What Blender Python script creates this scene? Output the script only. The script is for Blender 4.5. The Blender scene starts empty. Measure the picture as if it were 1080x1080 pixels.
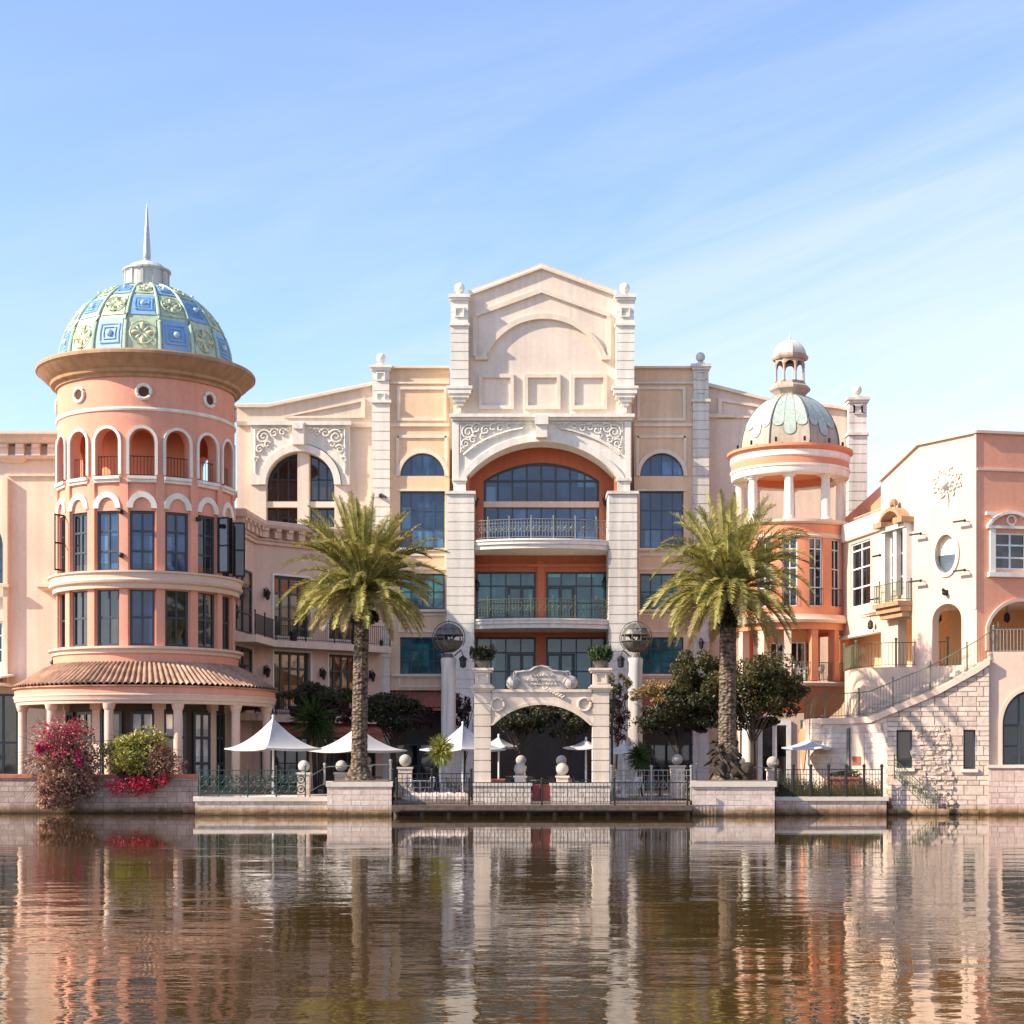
import bpy, bmesh, math, random
from math import sin, cos, pi, radians, sqrt, atan2
from mathutils import Vector, Matrix, noise
from mathutils.geometry import tessellate_polygon
random.seed(7)
S = bpy.context.scene
COL = S.collection
# ------------------------------------------------------------ camera, sky, sun, exposure
FPX, HZ, CH = 1750.0, 805.0, 2.2
cam = bpy.data.cameras.new("camera"); camo = bpy.data.objects.new("camera", cam); COL.objects.link(camo)
camo.location = (0, 0, CH); camo.rotation_euler = (radians(90), 0, 0)
cam.sensor_width = 36; cam.lens = 36 * FPX / 1080; cam.shift_y = (HZ - 540) / 1080
cam.clip_start = 0.5; cam.clip_end = 6000
S.camera = camo
AZ, EL = 72.5, 33
w = bpy.data.worlds.new("World"); S.world = w; w.use_nodes = True
nt = w.node_tree; nt.nodes.clear()
out = nt.nodes.new('ShaderNodeOutputWorld'); bg = nt.nodes.new('ShaderNodeBackground')
sky = nt.nodes.new('ShaderNodeTexSky'); sky.sky_type = 'NISHITA'; sky.sun_disc = False
sky.sun_elevation = radians(EL); sky.sun_rotation = radians(180 + AZ)
sky.air_density = 1.0; sky.dust_density = 0.3; sky.ozone_density = 4.5; sky.altitude = 50
bg.inputs['Strength'].default_value = 0.14
tc = nt.nodes.new('ShaderNodeTexCoord'); mp = nt.nodes.new('ShaderNodeMapping')
mp.inputs['Scale'].default_value = (1.5, 1.5, 11.0)
mp0 = nt.nodes.new('ShaderNodeMapping'); mp0.inputs['Rotation'].default_value = (0, radians(17), 0)
nz = nt.nodes.new('ShaderNodeTexNoise'); nz.inputs['Scale'].default_value = 1.5; nz.inputs['Detail'].default_value = 8
nz.inputs['Distortion'].default_value = 0.8; nz.inputs['Roughness'].default_value = 0.62
cr = nt.nodes.new('ShaderNodeValToRGB'); cr.color_ramp.elements[0].position = .38; cr.color_ramp.elements[1].position = .85
sx = nt.nodes.new('ShaderNodeSeparateXYZ'); mx = nt.nodes.new('ShaderNodeMix'); mx.data_type = 'RGBA'
ml = nt.nodes.new('ShaderNodeMath'); ml.operation = 'MULTIPLY'
L = nt.links.new
def mth(op, x, y, clamp=False, z=None):
    n_ = nt.nodes.new('ShaderNodeMath'); n_.operation = op; n_.use_clamp = clamp
    for i_, v_ in enumerate((x, y, z)):
        if v_ is None: continue
        if isinstance(v_, (int, float)): n_.inputs[i_].default_value = v_
        else: L(v_, n_.inputs[i_])
    return n_.outputs[0]
L(tc.outputs['Generated'], mp0.inputs[0]); L(mp0.outputs[0], mp.inputs[0]); L(mp.outputs[0], nz.inputs['Vector']); L(nz.outputs['Fac'], cr.inputs[0])
L(tc.outputs['Generated'], sx.inputs[0])
# high veil of thin cloud: thicker low down and towards the right of the sky
line = mth('MULTIPLY_ADD', sx.outputs['X'], .34, False, .24)
low = mth('MULTIPLY', mth('SUBTRACT', line, sx.outputs['Z']), 2.1)
msk = mth('ADD', low, .55, True)
streak = mth('MULTIPLY', mth('MULTIPLY', cr.outputs[0], msk), 1.0)
ad_ = mth('ADD', mth('MULTIPLY_ADD', low, 1.0, True, .10), streak, True)
class _A: outputs = [mth('MULTIPLY', ad_, .92)]
ad = _A
L(ad.outputs[0], mx.inputs['Factor'])
tint = nt.nodes.new('ShaderNodeMix'); tint.data_type = 'RGBA'; tint.blend_type = 'MULTIPLY'; tint.inputs['Factor'].default_value = 1
tint.inputs['B'].default_value = (1.08, .915, .91, 1); L(sky.outputs[0], tint.inputs['A']); L(tint.outputs['Result'], mx.inputs['A']); mx.inputs['B'].default_value = (3.1, 3.2, 3.7, 1)
L(mx.outputs['Result'], bg.inputs[0]); L(bg.outputs[0], out.inputs[0])
sun = bpy.data.lights.new("sun", 'SUN'); suno = bpy.data.objects.new("sun", sun); COL.objects.link(suno)
sun.energy = 3.5; sun.angle = radians(0.55); sun.color = (1.0, 0.88, 0.71)
sd = Vector((-sin(radians(AZ)) * cos(radians(EL)), -cos(radians(AZ)) * cos(radians(EL)), sin(radians(EL))))
suno.rotation_euler = sd.to_track_quat('Z', 'Y').to_euler()
S.view_settings.view_transform = 'Standard'; S.view_settings.look = 'None'; S.view_settings.gamma = 1
S.view_settings.exposure = 1.28
# ------------------------------------------------------------ pixel <-> metre helpers
def PX(px, Y): return (px - 540) / FPX * Y
def PZ(py, Y): return CH + (HZ - py) / FPX * Y
class Fr:                                   # a wall's own frame: u along it, d out of it, w up
    def __init__(s, x, y, ang=0.0):
        s.x, s.y, s.a = x, y, ang; s.U = (cos(ang), sin(ang)); s.N = (sin(ang), -cos(ang))
    def pt(s, u, d, w): return (s.x + u*s.U[0] + d*s.N[0], s.y + u*s.U[1] + d*s.N[1], w)
    def u(s, px):
        k = (px - 540) / FPX
        return (k*s.y - s.x) / (s.U[0] - k*s.U[1])
    def w(s, py, u=0.0): return PZ(py, s.y + u*s.U[1])
    def q(s, px, py): u = s.u(px); return (u, s.w(py, u))
class World:
    def pt(s, x, y, z): return (x, y, z)
WF = World()
def FY(Y): return Fr(0, Y, 0)
def F2(p0, Y0, p1, Y1):
    x0, x1 = PX(p0, Y0), PX(p1, Y1); return Fr(x0, Y0, atan2(Y1-Y0, x1-x0))
def ring_frame(cx, cy, R, phi):             # tangent frame on a drum, phi from -Y towards +X
    return Fr(cx + R*sin(phi), cy - R*cos(phi), phi)
# ------------------------------------------------------------ materials
MATS = {}
def newmat(name):
    m = bpy.data.materials.new(name); m.use_nodes = True; MATS[name] = m
    n = m.node_tree; return m, n, n.nodes['Principled BSDF']
def posn(n, sc=(1, 1, 1)):
    g = n.nodes.new('ShaderNodeNewGeometry'); mp = n.nodes.new('ShaderNodeMapping'); mp.inputs['Scale'].default_value = sc
    n.links.new(g.outputs['Position'], mp.inputs[0]); return mp.outputs[0]
def noise_n(n, vec, scale, detail=4, rough=.55):
    t = n.nodes.new('ShaderNodeTexNoise'); t.inputs['Scale'].default_value = scale; t.inputs['Detail'].default_value = detail
    t.inputs['Roughness'].default_value = rough
    n.links.new(vec, t.inputs['Vector']); return t.outputs['Fac']
def ramp(n, fac, stops):
    r = n.nodes.new('ShaderNodeValToRGB'); e = r.color_ramp.elements
    while len(e) < len(stops): e.new(.5)
    for k, (p, c) in enumerate(stops): e[k].position = p; e[k].color = (*c, 1)
    n.links.new(fac, r.inputs[0]); return r.outputs[0]
def mul(n, a, b, fac=1.0, mode='MULTIPLY'):
    x = n.nodes.new('ShaderNodeMix'); x.data_type = 'RGBA'; x.blend_type = mode; x.inputs['Factor'].default_value = fac
    n.links.new(a, x.inputs['A']); n.links.new(b, x.inputs['B']); return x.outputs['Result']
def bump(n, b, h, strength=.3, dist=.02):
    x = n.nodes.new('ShaderNodeBump'); x.inputs['Strength'].default_value = strength; x.inputs['Distance'].default_value = dist
    n.links.new(h, x.inputs['Height']); n.links.new(x.outputs[0], b.inputs['Normal']); return x
def plaster(name, col, var=.10, rough=.85, streak=.12, tint=None):
    m, n, b = newmat(name)
    c0 = tuple(c*(1-var) for c in col); c1 = tuple(min(1, c*(1+var*.6)) for c in col)
    if tint: c0 = tint
    a = ramp(n, noise_n(n, posn(n), .35, 6), [(.3, c0), (.7, c1)])
    s = ramp(n, noise_n(n, posn(n, (2.2, 2.2, .16)), 1.3, 5), [(.32, (1-streak,)*3), (.62, (1, 1, 1))])
    g = ramp(n, noise_n(n, posn(n), 6, 6), [(.3, (.93, .93, .92)), (.6, (1, 1, 1))])
    n.links.new(mul(n, mul(n, a, s), g), b.inputs['Base Color']); b.inputs['Roughness'].default_value = rough
    b.inputs['Specular IOR Level'].default_value = .25
    bump(n, b, noise_n(n, posn(n), 14, 5), .25, .015); return m
def plain(name, col, rough=.5, metal=0, spec=.5, var=.12, sc=5):
    m, n, b = newmat(name)
    a = ramp(n, noise_n(n, posn(n), sc, 4), [(.3, tuple(c*(1-var) for c in col)), (.7, tuple(min(1, c*(1+var)) for c in col))])
    n.links.new(a, b.inputs['Base Color']); b.inputs['Roughness'].default_value = rough
    b.inputs['Metallic'].default_value = metal; b.inputs['Specular IOR Level'].default_value = spec; return m
def leafmat(name, stops, sc=1.2, trans=.25):
    m, n, b = newmat(name)
    f = noise_n(n, posn(n), sc, 6, .75); c = ramp(n, f, stops)
    n.links.new(c, b.inputs['Base Color']); b.inputs['Roughness'].default_value = .5
    t = n.nodes.new('ShaderNodeBsdfTranslucent'); n.links.new(c, t.inputs[0])
    x = n.nodes.new('ShaderNodeMixShader'); x.inputs[0].default_value = trans
    o = n.nodes['Material Output']; n.links.new(b.outputs[0], x.inputs[1]); n.links.new(t.outputs[0], x.inputs[2]); n.links.new(x.outputs[0], o.inputs[0])
    return m
def stone(name, c1, c2, mortar, bw=.55, rh=.24, msz=.012, rough=.9, algae=False):
    m, n, b = newmat(name)
    g = n.nodes.new('ShaderNodeNewGeometry'); s = n.nodes.new('ShaderNodeSeparateXYZ'); n.links.new(g.outputs['Position'], s.inputs[0])
    ma = n.nodes.new('ShaderNodeMath'); ma.operation = 'MULTIPLY_ADD'; ma.inputs[1].default_value = .8
    n.links.new(s.outputs['Y'], ma.inputs[0]); n.links.new(s.outputs['X'], ma.inputs[2])
    cb = n.nodes.new('ShaderNodeCombineXYZ'); n.links.new(ma.outputs[0], cb.inputs[0]); n.links.new(s.outputs['Z'], cb.inputs[1])
    def br(w_, h_, off, sq):
        t = n.nodes.new('ShaderNodeTexBrick'); t.offset = off; t.offset_frequency = 2; t.squash = sq; t.squash_frequency = 2
        t.inputs['Scale'].default_value = 1; t.inputs['Brick Width'].default_value = w_; t.inputs['Row Height'].default_value = h_
        t.inputs['Mortar Size'].default_value = msz; t.inputs['Mortar Smooth'].default_value = .3; t.inputs['Bias'].default_value = -.1
        t.inputs['Color1'].default_value = (*c1, 1); t.inputs['Color2'].default_value = (*c2, 1); t.inputs['Mortar'].default_value = (*mortar, 1)
        n.links.new(cb.outputs[0], t.inputs['Vector']); return t
    t = br(bw, rh, .37, .62); t2 = br(bw*.75, rh*2, .5, 1.4)
    sn = n.nodes.new('ShaderNodeVectorMath'); sn.operation = 'SNAP'; sn.inputs[1].default_value = (bw*1.5, rh*2, 1); n.links.new(cb.outputs[0], sn.inputs[0])
    wn = n.nodes.new('ShaderNodeTexWhiteNoise'); wn.noise_dimensions = '2D'; n.links.new(sn.outputs[0], wn.inputs['Vector'])
    gt = n.nodes.new('ShaderNodeMath'); gt.operation = 'GREATER_THAN'; gt.inputs[1].default_value = .6; n.links.new(wn.outputs['Value'], gt.inputs[0])
    mxc = n.nodes.new('ShaderNodeMix'); mxc.data_type = 'RGBA'; n.links.new(gt.outputs[0], mxc.inputs['Factor']); n.links.new(t.outputs['Color'], mxc.inputs['A']); n.links.new(t2.outputs['Color'], mxc.inputs['B'])
    mxf = n.nodes.new('ShaderNodeMix'); mxf.data_type = 'FLOAT'; n.links.new(gt.outputs[0], mxf.inputs['Factor']); n.links.new(t.outputs['Fac'], mxf.inputs['A']); n.links.new(t2.outputs['Fac'], mxf.inputs['B'])
    v = ramp(n, noise_n(n, posn(n), 3.5, 8, .7), [(.3, (.68, .66, .63)), (.65, (1, 1, 1))])
    c = mul(n, mxc.outputs['Result'], v)
    if algae:
        mr = n.nodes.new('ShaderNodeMapRange'); mr.inputs[1].default_value = .05; mr.inputs[2].default_value = .42
        nn = n.nodes.new('ShaderNodeMath'); nn.operation = 'MULTIPLY_ADD'; nn.inputs[1].default_value = -.35
        n.links.new(noise_n(n, posn(n), 2.5, 5), nn.inputs[0]); n.links.new(s.outputs['Z'], nn.inputs[2])
        a2 = n.nodes.new('ShaderNodeMath'); a2.operation = 'ADD'; a2.inputs[1].default_value = .17
        n.links.new(nn.outputs[0], a2.inputs[0]); n.links.new(a2.outputs[0], mr.inputs[0])
        al = ramp(n, mr.outputs[0], [(.0, (.13, .10, .055)), (.35, (.50, .38, .22)), (1., (1, 1, 1))]); c = mul(n, c, al)
    n.links.new(c, b.inputs['Base Color']); b.inputs['Roughness'].default_value = rough
    h = n.nodes.new('ShaderNodeMath'); h.operation = 'MULTIPLY_ADD'; h.inputs[1].default_value = -.7
    n.links.new(mxf.outputs['Result'], h.inputs[0]); n.links.new(noise_n(n, posn(n), 7, 8, .7), h.inputs[2])
    bump(n, b, h.outputs[0], .6, .05); return m
def glass(name, col, rough=.04, ior=1.9, wav=.012):
    m, n, b = newmat(name)
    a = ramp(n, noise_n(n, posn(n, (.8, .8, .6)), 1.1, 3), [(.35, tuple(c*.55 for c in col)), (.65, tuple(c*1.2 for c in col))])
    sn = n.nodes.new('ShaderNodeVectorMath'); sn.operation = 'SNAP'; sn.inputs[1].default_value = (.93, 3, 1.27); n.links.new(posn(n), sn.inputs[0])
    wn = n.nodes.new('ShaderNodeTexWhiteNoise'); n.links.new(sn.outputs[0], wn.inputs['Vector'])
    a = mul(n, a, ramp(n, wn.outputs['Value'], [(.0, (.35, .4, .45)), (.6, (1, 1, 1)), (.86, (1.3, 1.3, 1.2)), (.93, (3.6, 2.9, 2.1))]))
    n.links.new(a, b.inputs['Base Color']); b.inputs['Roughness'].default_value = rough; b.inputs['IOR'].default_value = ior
    bump(n, b, noise_n(n, posn(n), .9, 1), .5, wav); return m
PEACH = plaster('peach_plaster', (0.82, 0.571, 0.363))
PEACH2 = plaster('pale_peach_plaster', (0.82, 0.689, 0.544))
GABLE = plaster('gable_plaster', (.84, .69, .55))
WINGP = plaster('wing_plaster', (0.78, 0.610, 0.467))
LEFTP = plaster('left_house_plaster', (0.82, 0.649, 0.487))
PINK = plaster('pink_wing_plaster', (0.75, 0.532, 0.410))
SALM = plaster('salmon_plaster', (0.80, 0.363, 0.239), streak=.08)
SALMR = plaster('rose_plaster', (.88, .39, .24), streak=.08)
SALM2 = plaster('coral_plaster', (0.76, 0.293, 0.155), streak=.08)
CREAM = plaster('cream_plaster', (.74, .54, .41), streak=.06)
WHITE = plaster('white_render', (0.86, 0.797, 0.677), var=.06, streak=.16)
WHITE2 = plaster('grey_white_render', (0.76, 0.708, 0.611), var=.08, streak=.3)
PILM = plaster('stained_pillar', (.70, .64, .58), streak=.45)
RED = plaster('terracotta_plaster', (.54, .17, .09))
ORNG = plaster('orange_interior_plaster', (.88, .52, .27), streak=.04)
LSOF = plaster('loggia_ceiling_paint', (.82, .70, .55), streak=.02)
COPP = plaster('tan_moulding', (.50, .30, .17), streak=.25)
STONE = stone('pink_ashlar', (.74, .56, .47), (.60, .42, .35), (.38, .26, .20), algae=True)
STONED = stone('shaded_ashlar', (.54, .41, .34), (.40, .29, .25), (.24, .17, .13), algae=True)  # darker copy of the ashlar with the quay wall's shade in its colour
STONEW = stone('grey_ashlar', (.76, .61, .49), (.58, .44, .35), (.28, .19, .14), bw=.62, rh=.21, msz=.018, algae=True)
STONEL = stone('pale_ashlar', (.80, .66, .55), (.68, .52, .43), (.48, .35, .28), bw=.62, rh=.22, msz=.012, algae=True)
RUBBLE = stone('rubble_stone', (.78, .70, .60), (.60, .50, .42), (.34, .25, .20), bw=.38, rh=.19, msz=.02)
COPE = plaster('coping_stone', (.72, .62, .50), var=.2, streak=.1)
PIERM = plaster('gate_stone', (.76, .62, .48), var=.12, streak=.18)
BALLM = plaster('ball_stone', (.52, .46, .40), var=.3)
TILE = plaster('clay_tile', (.52, .31, .20), var=.5, streak=.4, tint=(.17, .09, .055))
LOUV = plaster('dark_louvre', (.13, .05, .03))
TILE2 = plaster('red_clay_tile', (.40, .13, .08), var=.4, streak=.2)
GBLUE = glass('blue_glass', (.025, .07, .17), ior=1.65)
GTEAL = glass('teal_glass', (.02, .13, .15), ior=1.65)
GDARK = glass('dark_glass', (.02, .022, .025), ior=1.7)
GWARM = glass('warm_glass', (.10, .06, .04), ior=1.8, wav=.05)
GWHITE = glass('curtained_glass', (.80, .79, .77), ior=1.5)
FRD = plain('dark_frame', (.035, .05, .055), .45)
FRW = plain('white_frame', (.78, .76, .72), .5)
FRB = plain('blue_frame', (.04, .07, .12), .4)
IRON = plain('black_iron', (.02, .022, .022), .5, .3)
GIRON = plain('green_iron', (.03, .065, .05), .5, .2)
SIRON = plain('pale_iron', (.30, .31, .29), .45, .3)
ORAIL = plain('olive_iron', (.13, .15, .09), .5, .3)
FAB = plain('white_fabric', (.52, .50, .47), .8, var=.03)
FABB = plain('grey_shade_fabric', (.50, .50, .51), .8, var=.05)  # grey-white cloth, the bluish cast of a shaded parasol put into its colour
STEEL = plain('white_steel', (.72, .72, .70), .5)
WOODD = plain('dark_deck_wood', (.10, .07, .05), .8, var=.4)
REDP = plain('red_paint', (.32, .05, .04), .6)
POTM = plain('clay_pot', (.42, .14, .08), .8)
CHAIRM = plain('white_plastic', (.78, .78, .76), .5)
DCHAIR = plain('grey_wicker', (.10, .09, .08), .7)
BRONZE = plain('bronze_green', (.15, .14, .12), .55, .4, var=.4)
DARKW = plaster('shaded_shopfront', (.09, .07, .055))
SOFFIT = plaster('soffit', (.50, .42, .34))
CBLUE = plain('dome_blue', (.21, .39, .59), .55, 0, 1.0, var=.15, sc=2)
CBLUE2 = plain('dome_light_blue', (.45, .62, .78), .5, 0, 1.0)
CGREEN = plain('dome_green', (.46, .52, .33), .55, 0, 1.0, var=.25, sc=3)
CRIB = plain('dome_rib_green', (.42, .55, .38), .55, 0, .9)
CYEL = plain('dome_yellow', (.62, .55, .28), .6, 0, .8, var=.2)
DCREAM = plaster('rotunda_dome_cream', (.52, .45, .34), streak=.3)
DPET = plain('patina_petal', (.41, .47, .39), .5, var=.2, sc=6)
DRIB = plain('dome_seam', (.13, .13, .11), .5)
LCOL = plaster('lantern_stone', (.52, .40, .31), streak=.3)
PETM = leafmat('palm_green', [(.33, (.06, .07, .015)), (.48, (.28, .25, .045)), (.66, (.60, .49, .18))], 2.2, .25)
PETM2 = leafmat('palm_dry', [(.3, (.20, .15, .06)), (.7, (.48, .36, .16))], 2)
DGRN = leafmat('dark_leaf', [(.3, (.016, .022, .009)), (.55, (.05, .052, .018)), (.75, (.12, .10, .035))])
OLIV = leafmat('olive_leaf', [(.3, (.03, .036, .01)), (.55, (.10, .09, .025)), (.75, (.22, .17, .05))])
GOLD = leafmat('golden_leaf', [(.3, (.16, .09, .03)), (.6, (.38, .25, .08))], 3)
PURP = leafmat('purple_leaf', [(.3, (.03, .012, .014)), (.7, (.10, .04, .04))], 3)
YUCC = leafmat('yucca_leaf', [(.35, (.24, .28, .04)), (.65, (.62, .58, .16))], 3)
SEDG = leafmat('dark_yucca_leaf', [(.35, (.02, .045, .012)), (.65, (.10, .15, .04))], 3)
BTWIG = leafmat('bush_twig_leaf', [(.3, (.13, .06, .045)), (.5, (.42, .21, .15)), (.7, (.50, .40, .18))], 4)
BMAG = leafmat('magenta_bract', [(.3, (.32, .01, .06)), (.7, (.75, .03, .16))], 5)
BRED = leafmat('red_bract', [(.3, (.24, .01, .03)), (.7, (.60, .03, .08))], 5)
BYEL = leafmat('yellow_green_leaf', [(.3, (.12, .12, .02)), (.5, (.34, .32, .06)), (.7, (.62, .54, .14))], 3)
BARK = plaster('bark', (.06, .045, .033), var=.4)
def palm_trunk_mat():
    m, n, b = newmat('palm_bark')
    v = n.nodes.new('ShaderNodeTexVoronoi'); v.inputs['Scale'].default_value = 5.5; n.links.new(posn(n, (1, 1, 1.7)), v.inputs['Vector'])
    c = ramp(n, v.outputs['Distance'], [(.05, (.34, .26, .18)), (.45, (.20, .14, .09)), (.8, (.05, .032, .02))])
    n.links.new(mul(n, c, ramp(n, noise_n(n, posn(n), 2, 6), [(.3, (.6, .6, .6)), (.7, (1, 1, 1))])), b.inputs['Base Color'])
    b.inputs['Roughness'].default_value = .95
    inv = n.nodes.new('ShaderNodeMath'); inv.operation = 'MULTIPLY'; inv.inputs[1].default_value = -1; n.links.new(v.outputs['Distance'], inv.inputs[0])
    bump(n, b, inv.outputs[0], .9, .12); return m
PBARK = palm_trunk_mat()
def water_mat():
    m, n, b = newmat('lake_water')
    b.inputs['Base Color'].default_value = (.068, .038, .011, 1); b.inputs['Roughness'].default_value = .02; b.inputs['IOR'].default_value = 1.68; b.inputs['Specular Tint'].default_value = (1, .88, .70, 1)
    g = n.nodes.new('ShaderNodeNewGeometry'); s = n.nodes.new('ShaderNodeSeparateXYZ'); n.links.new(g.outputs['Position'], s.inputs[0])
    wob = n.nodes.new('ShaderNodeMath'); wob.operation = 'MULTIPLY_ADD'; wob.inputs[1].default_value = 5
    n.links.new(noise_n(n, posn(n, (.12, .6, 1)), 1, 3), wob.inputs[0]); n.links.new(s.outputs['Y'], wob.inputs[2])
    mr = n.nodes.new('ShaderNodeMapRange'); mr.inputs[1].default_value = 45.4; mr.inputs[2].default_value = 47.0
    mr.inputs[3].default_value = 1; mr.inputs[4].default_value = .10; n.links.new(wob.outputs[0], mr.inputs[0])
    a = noise_n(n, posn(n, (.75, 1.2, 1)), 1.0, 3, .5); c = noise_n(n, posn(n, (3.4, 6.0, 1)), 1.0, 2, .5)
    patch = ramp(n, noise_n(n, posn(n, (.05, .16, 1)), 1.5, 3), [(.38, (.35, .35, .35)), (.62, (1, 1, 1))])
    h = n.nodes.new('ShaderNodeMath'); h.operation = 'MULTIPLY_ADD'; h.inputs[1].default_value = .20
    n.links.new(c, h.inputs[0]); n.links.new(a, h.inputs[2])
    st = n.nodes.new('ShaderNodeMath'); st.operation = 'MULTIPLY'; n.links.new(mr.outputs[0], st.inputs[0]); n.links.new(patch, st.inputs[1])
    hh = n.nodes.new('ShaderNodeMath'); hh.operation = 'MULTIPLY'; n.links.new(h.outputs[0], hh.inputs[0]); n.links.new(st.outputs[0], hh.inputs[1])
    bump(n, b, hh.outputs[0], 1.0, .0185); return m
WATER = water_mat()
# ------------------------------------------------------------ mesh builder
def arch(u0, u1, ws, rise, n=20):           # points from left to right over an arched head
    c = (u0+u1)/2; a = (u1-u0)/2
    if rise < a*.9:
        R = (a*a + rise*rise)/(2*rise); t = math.asin(min(1, a/R))
        return [(c + R*sin(-t + 2*t*k/n), ws - (R-rise) + R*cos(-t + 2*t*k/n)) for k in range(n+1)]
    return [(c - a*cos(pi*k/n), ws + rise*sin(pi*k/n)) for k in range(n+1)]
def arch_h(u, u0, u1, ws, rise):
    if rise <= 0: return ws
    c = (u0+u1)/2; a = (u1-u0)/2
    if rise < a*.9:
        R = (a*a + rise*rise)/(2*rise); return ws - (R-rise) + sqrt(max(0, R*R - (u-c)**2))
    return ws + rise*sqrt(max(0, 1 - ((u-c)/a)**2))
class MB:
    def __init__(s, F=WF): s.v = []; s.f = []; s.mi = []; s.F = F; s.m = 0
    def add(s, vs, fs, F=None):
        F = F or s.F; o = len(s.v); s.v += [F.pt(*p) for p in vs]
        s.f += [tuple(o+i for i in f) for f in fs]; s.mi += [s.m]*len(fs); return s
    def box(s, a0, a1, b0, b1, c0, c1, F=None):
        return s.add([(a0,b0,c0),(a1,b0,c0),(a1,b1,c0),(a0,b1,c0),(a0,b0,c1),(a1,b0,c1),(a1,b1,c1),(a0,b1,c1)],
                     [(0,3,2,1),(4,5,6,7),(0,1,5,4),(1,2,6,5),(2,3,7,6),(3,0,4,7)], F)
    def pbox(s, F, p0, p1, y0, y1, d0, d1):  # box given by pixel extents on the frame (ang 0)
        u0, u1 = F.u(p0), F.u(p1); return s.box(u0, u1, d0, d1, F.w(y1), F.w(y0), F)
    def wall(s, F, outer, holes=(), t=.4, d=0.0, back=True):
        loops = [list(outer)] + [list(h) for h in holes]
        flat = [p for l in loops for p in l]
        tri = tessellate_polygon([[Vector((p[0], p[1], 0)) for p in l] for l in loops])
        s.add([(p[0], d, p[1]) for p in flat], [tuple(x) for x in tri], F)
        if back: s.add([(p[0], d-t, p[1]) for p in flat], [tuple(reversed(x)) for x in tri], F)
        for l in loops:
            n = len(l)
            s.add([(p[0], d, p[1]) for p in l] + [(p[0], d-t, p[1]) for p in l], [(i, (i+1) % n, n+(i+1) % n, n+i) for i in range(n)], F)
        return s
    def poly(s, F, pts, d0, d1): return s.wall(F, pts, (), d1-d0, d1)
    def ribbon(s, F, A, B, d0, d1):
        n = len(A); vs = []
        for a, b in zip(A, B): vs += [(a[0], d1, a[1]), (b[0], d1, b[1]), (b[0], d0, b[1]), (a[0], d0, a[1])]
        fs = []
        for k in range(n-1):
            o = 4*k; fs += [(o,o+1,o+5,o+4),(o+1,o+2,o+6,o+5),(o+2,o+3,o+7,o+6),(o+3,o,o+4,o+7)]
        fs += [(0,3,2,1), (4*n-4,4*n-3,4*n-2,4*n-1)]
        return s.add(vs, fs, F)
    def archband(s, F, u0, u1, ws, rise, wd, d0, d1, n=20, legs=0):
        A = arch(u0, u1, ws, rise, n); B = arch(u0-wd, u1+wd, ws, rise+wd, n)
        if legs: A = [(u0, ws-legs)]+A+[(u1, ws-legs)]; B = [(u0-wd, ws-legs)]+B+[(u1+wd, ws-legs)]
        return s.ribbon(F, A, B, d0, d1)
    def rake(s, F, p0, p1, prof):            # profile (d,w) swept between two (u,w) points
        n = len(prof); vs = [(p0[0], a, p0[1]+b) for a, b in prof] + [(p1[0], a, p1[1]+b) for a, b in prof]
        return s.add(vs, [(i, (i+1) % n, n+(i+1) % n, n+i) for i in range(n)] + [tuple(range(n)), tuple(range(2*n-1, n-1, -1))], F)
    def lathe(s, c, prof, n=64, a0=0, a1=2*pi, wav=None):
        full = abs(a1-a0-2*pi) < 1e-6; m = len(prof); N = n if full else n+1; vs = []
        for i in range(N):
            a = a0 + (a1-a0)*i/n
            for r, z in prof: vs.append((c[0]+r*sin(a), c[1]-r*cos(a), z))
        fs = []
        for i in range(n):
            j = (i+1) % N
            for k in range(m-1): fs.append((i*m+k, j*m+k, j*m+k+1, i*m+k+1))
        return s.add(vs, fs, WF)
    def cyl(s, c, r0, r1, z0, z1, n=16):
        return s.lathe(c, [(0.001, z0), (r0, z0), (r1, z1), (0.001, z1)], n)
    def sph(s, c, r, n=16, m=10, sq=1):
        return s.lathe(c, [(max(.0005, r*sin(pi*k/m)), c[2]-r*sq*cos(pi*k/m)) for k in range(m+1)], n)
    def tube(s, pts, r, n=6, r1=None, F=None):
        F = F or s.F; P = [Vector(F.pt(*p)) for p in pts]; r1 = r if r1 is None else r1; vs = []; m = len(P)
        for i, p in enumerate(P):
            t = (P[min(i+1, m-1)] - P[max(i-1, 0)]).normalized()
            a = t.cross(Vector((0, 0, 1)) if abs(t.z) < .9 else Vector((0, 1, 0))).normalized(); b = t.cross(a)
            rr = r + (r1-r)*i/max(1, m-1)
            for k in range(n): q = p + a*rr*cos(2*pi*k/n) + b*rr*sin(2*pi*k/n); vs.append(tuple(q))
        fs = [(i*n+k, i*n+(k+1) % n, (i+1)*n+(k+1) % n, (i+1)*n+k) for i in range(m-1) for k in range(n)]
        fs += [tuple(range(n)), tuple(range((m-1)*n+n-1, (m-1)*n-1, -1))]
        return s.add(vs, fs, WF)
    def bar(s, p, q, r):                      # square bar
        return s.tube([p, q], r*1.2, 4)
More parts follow.
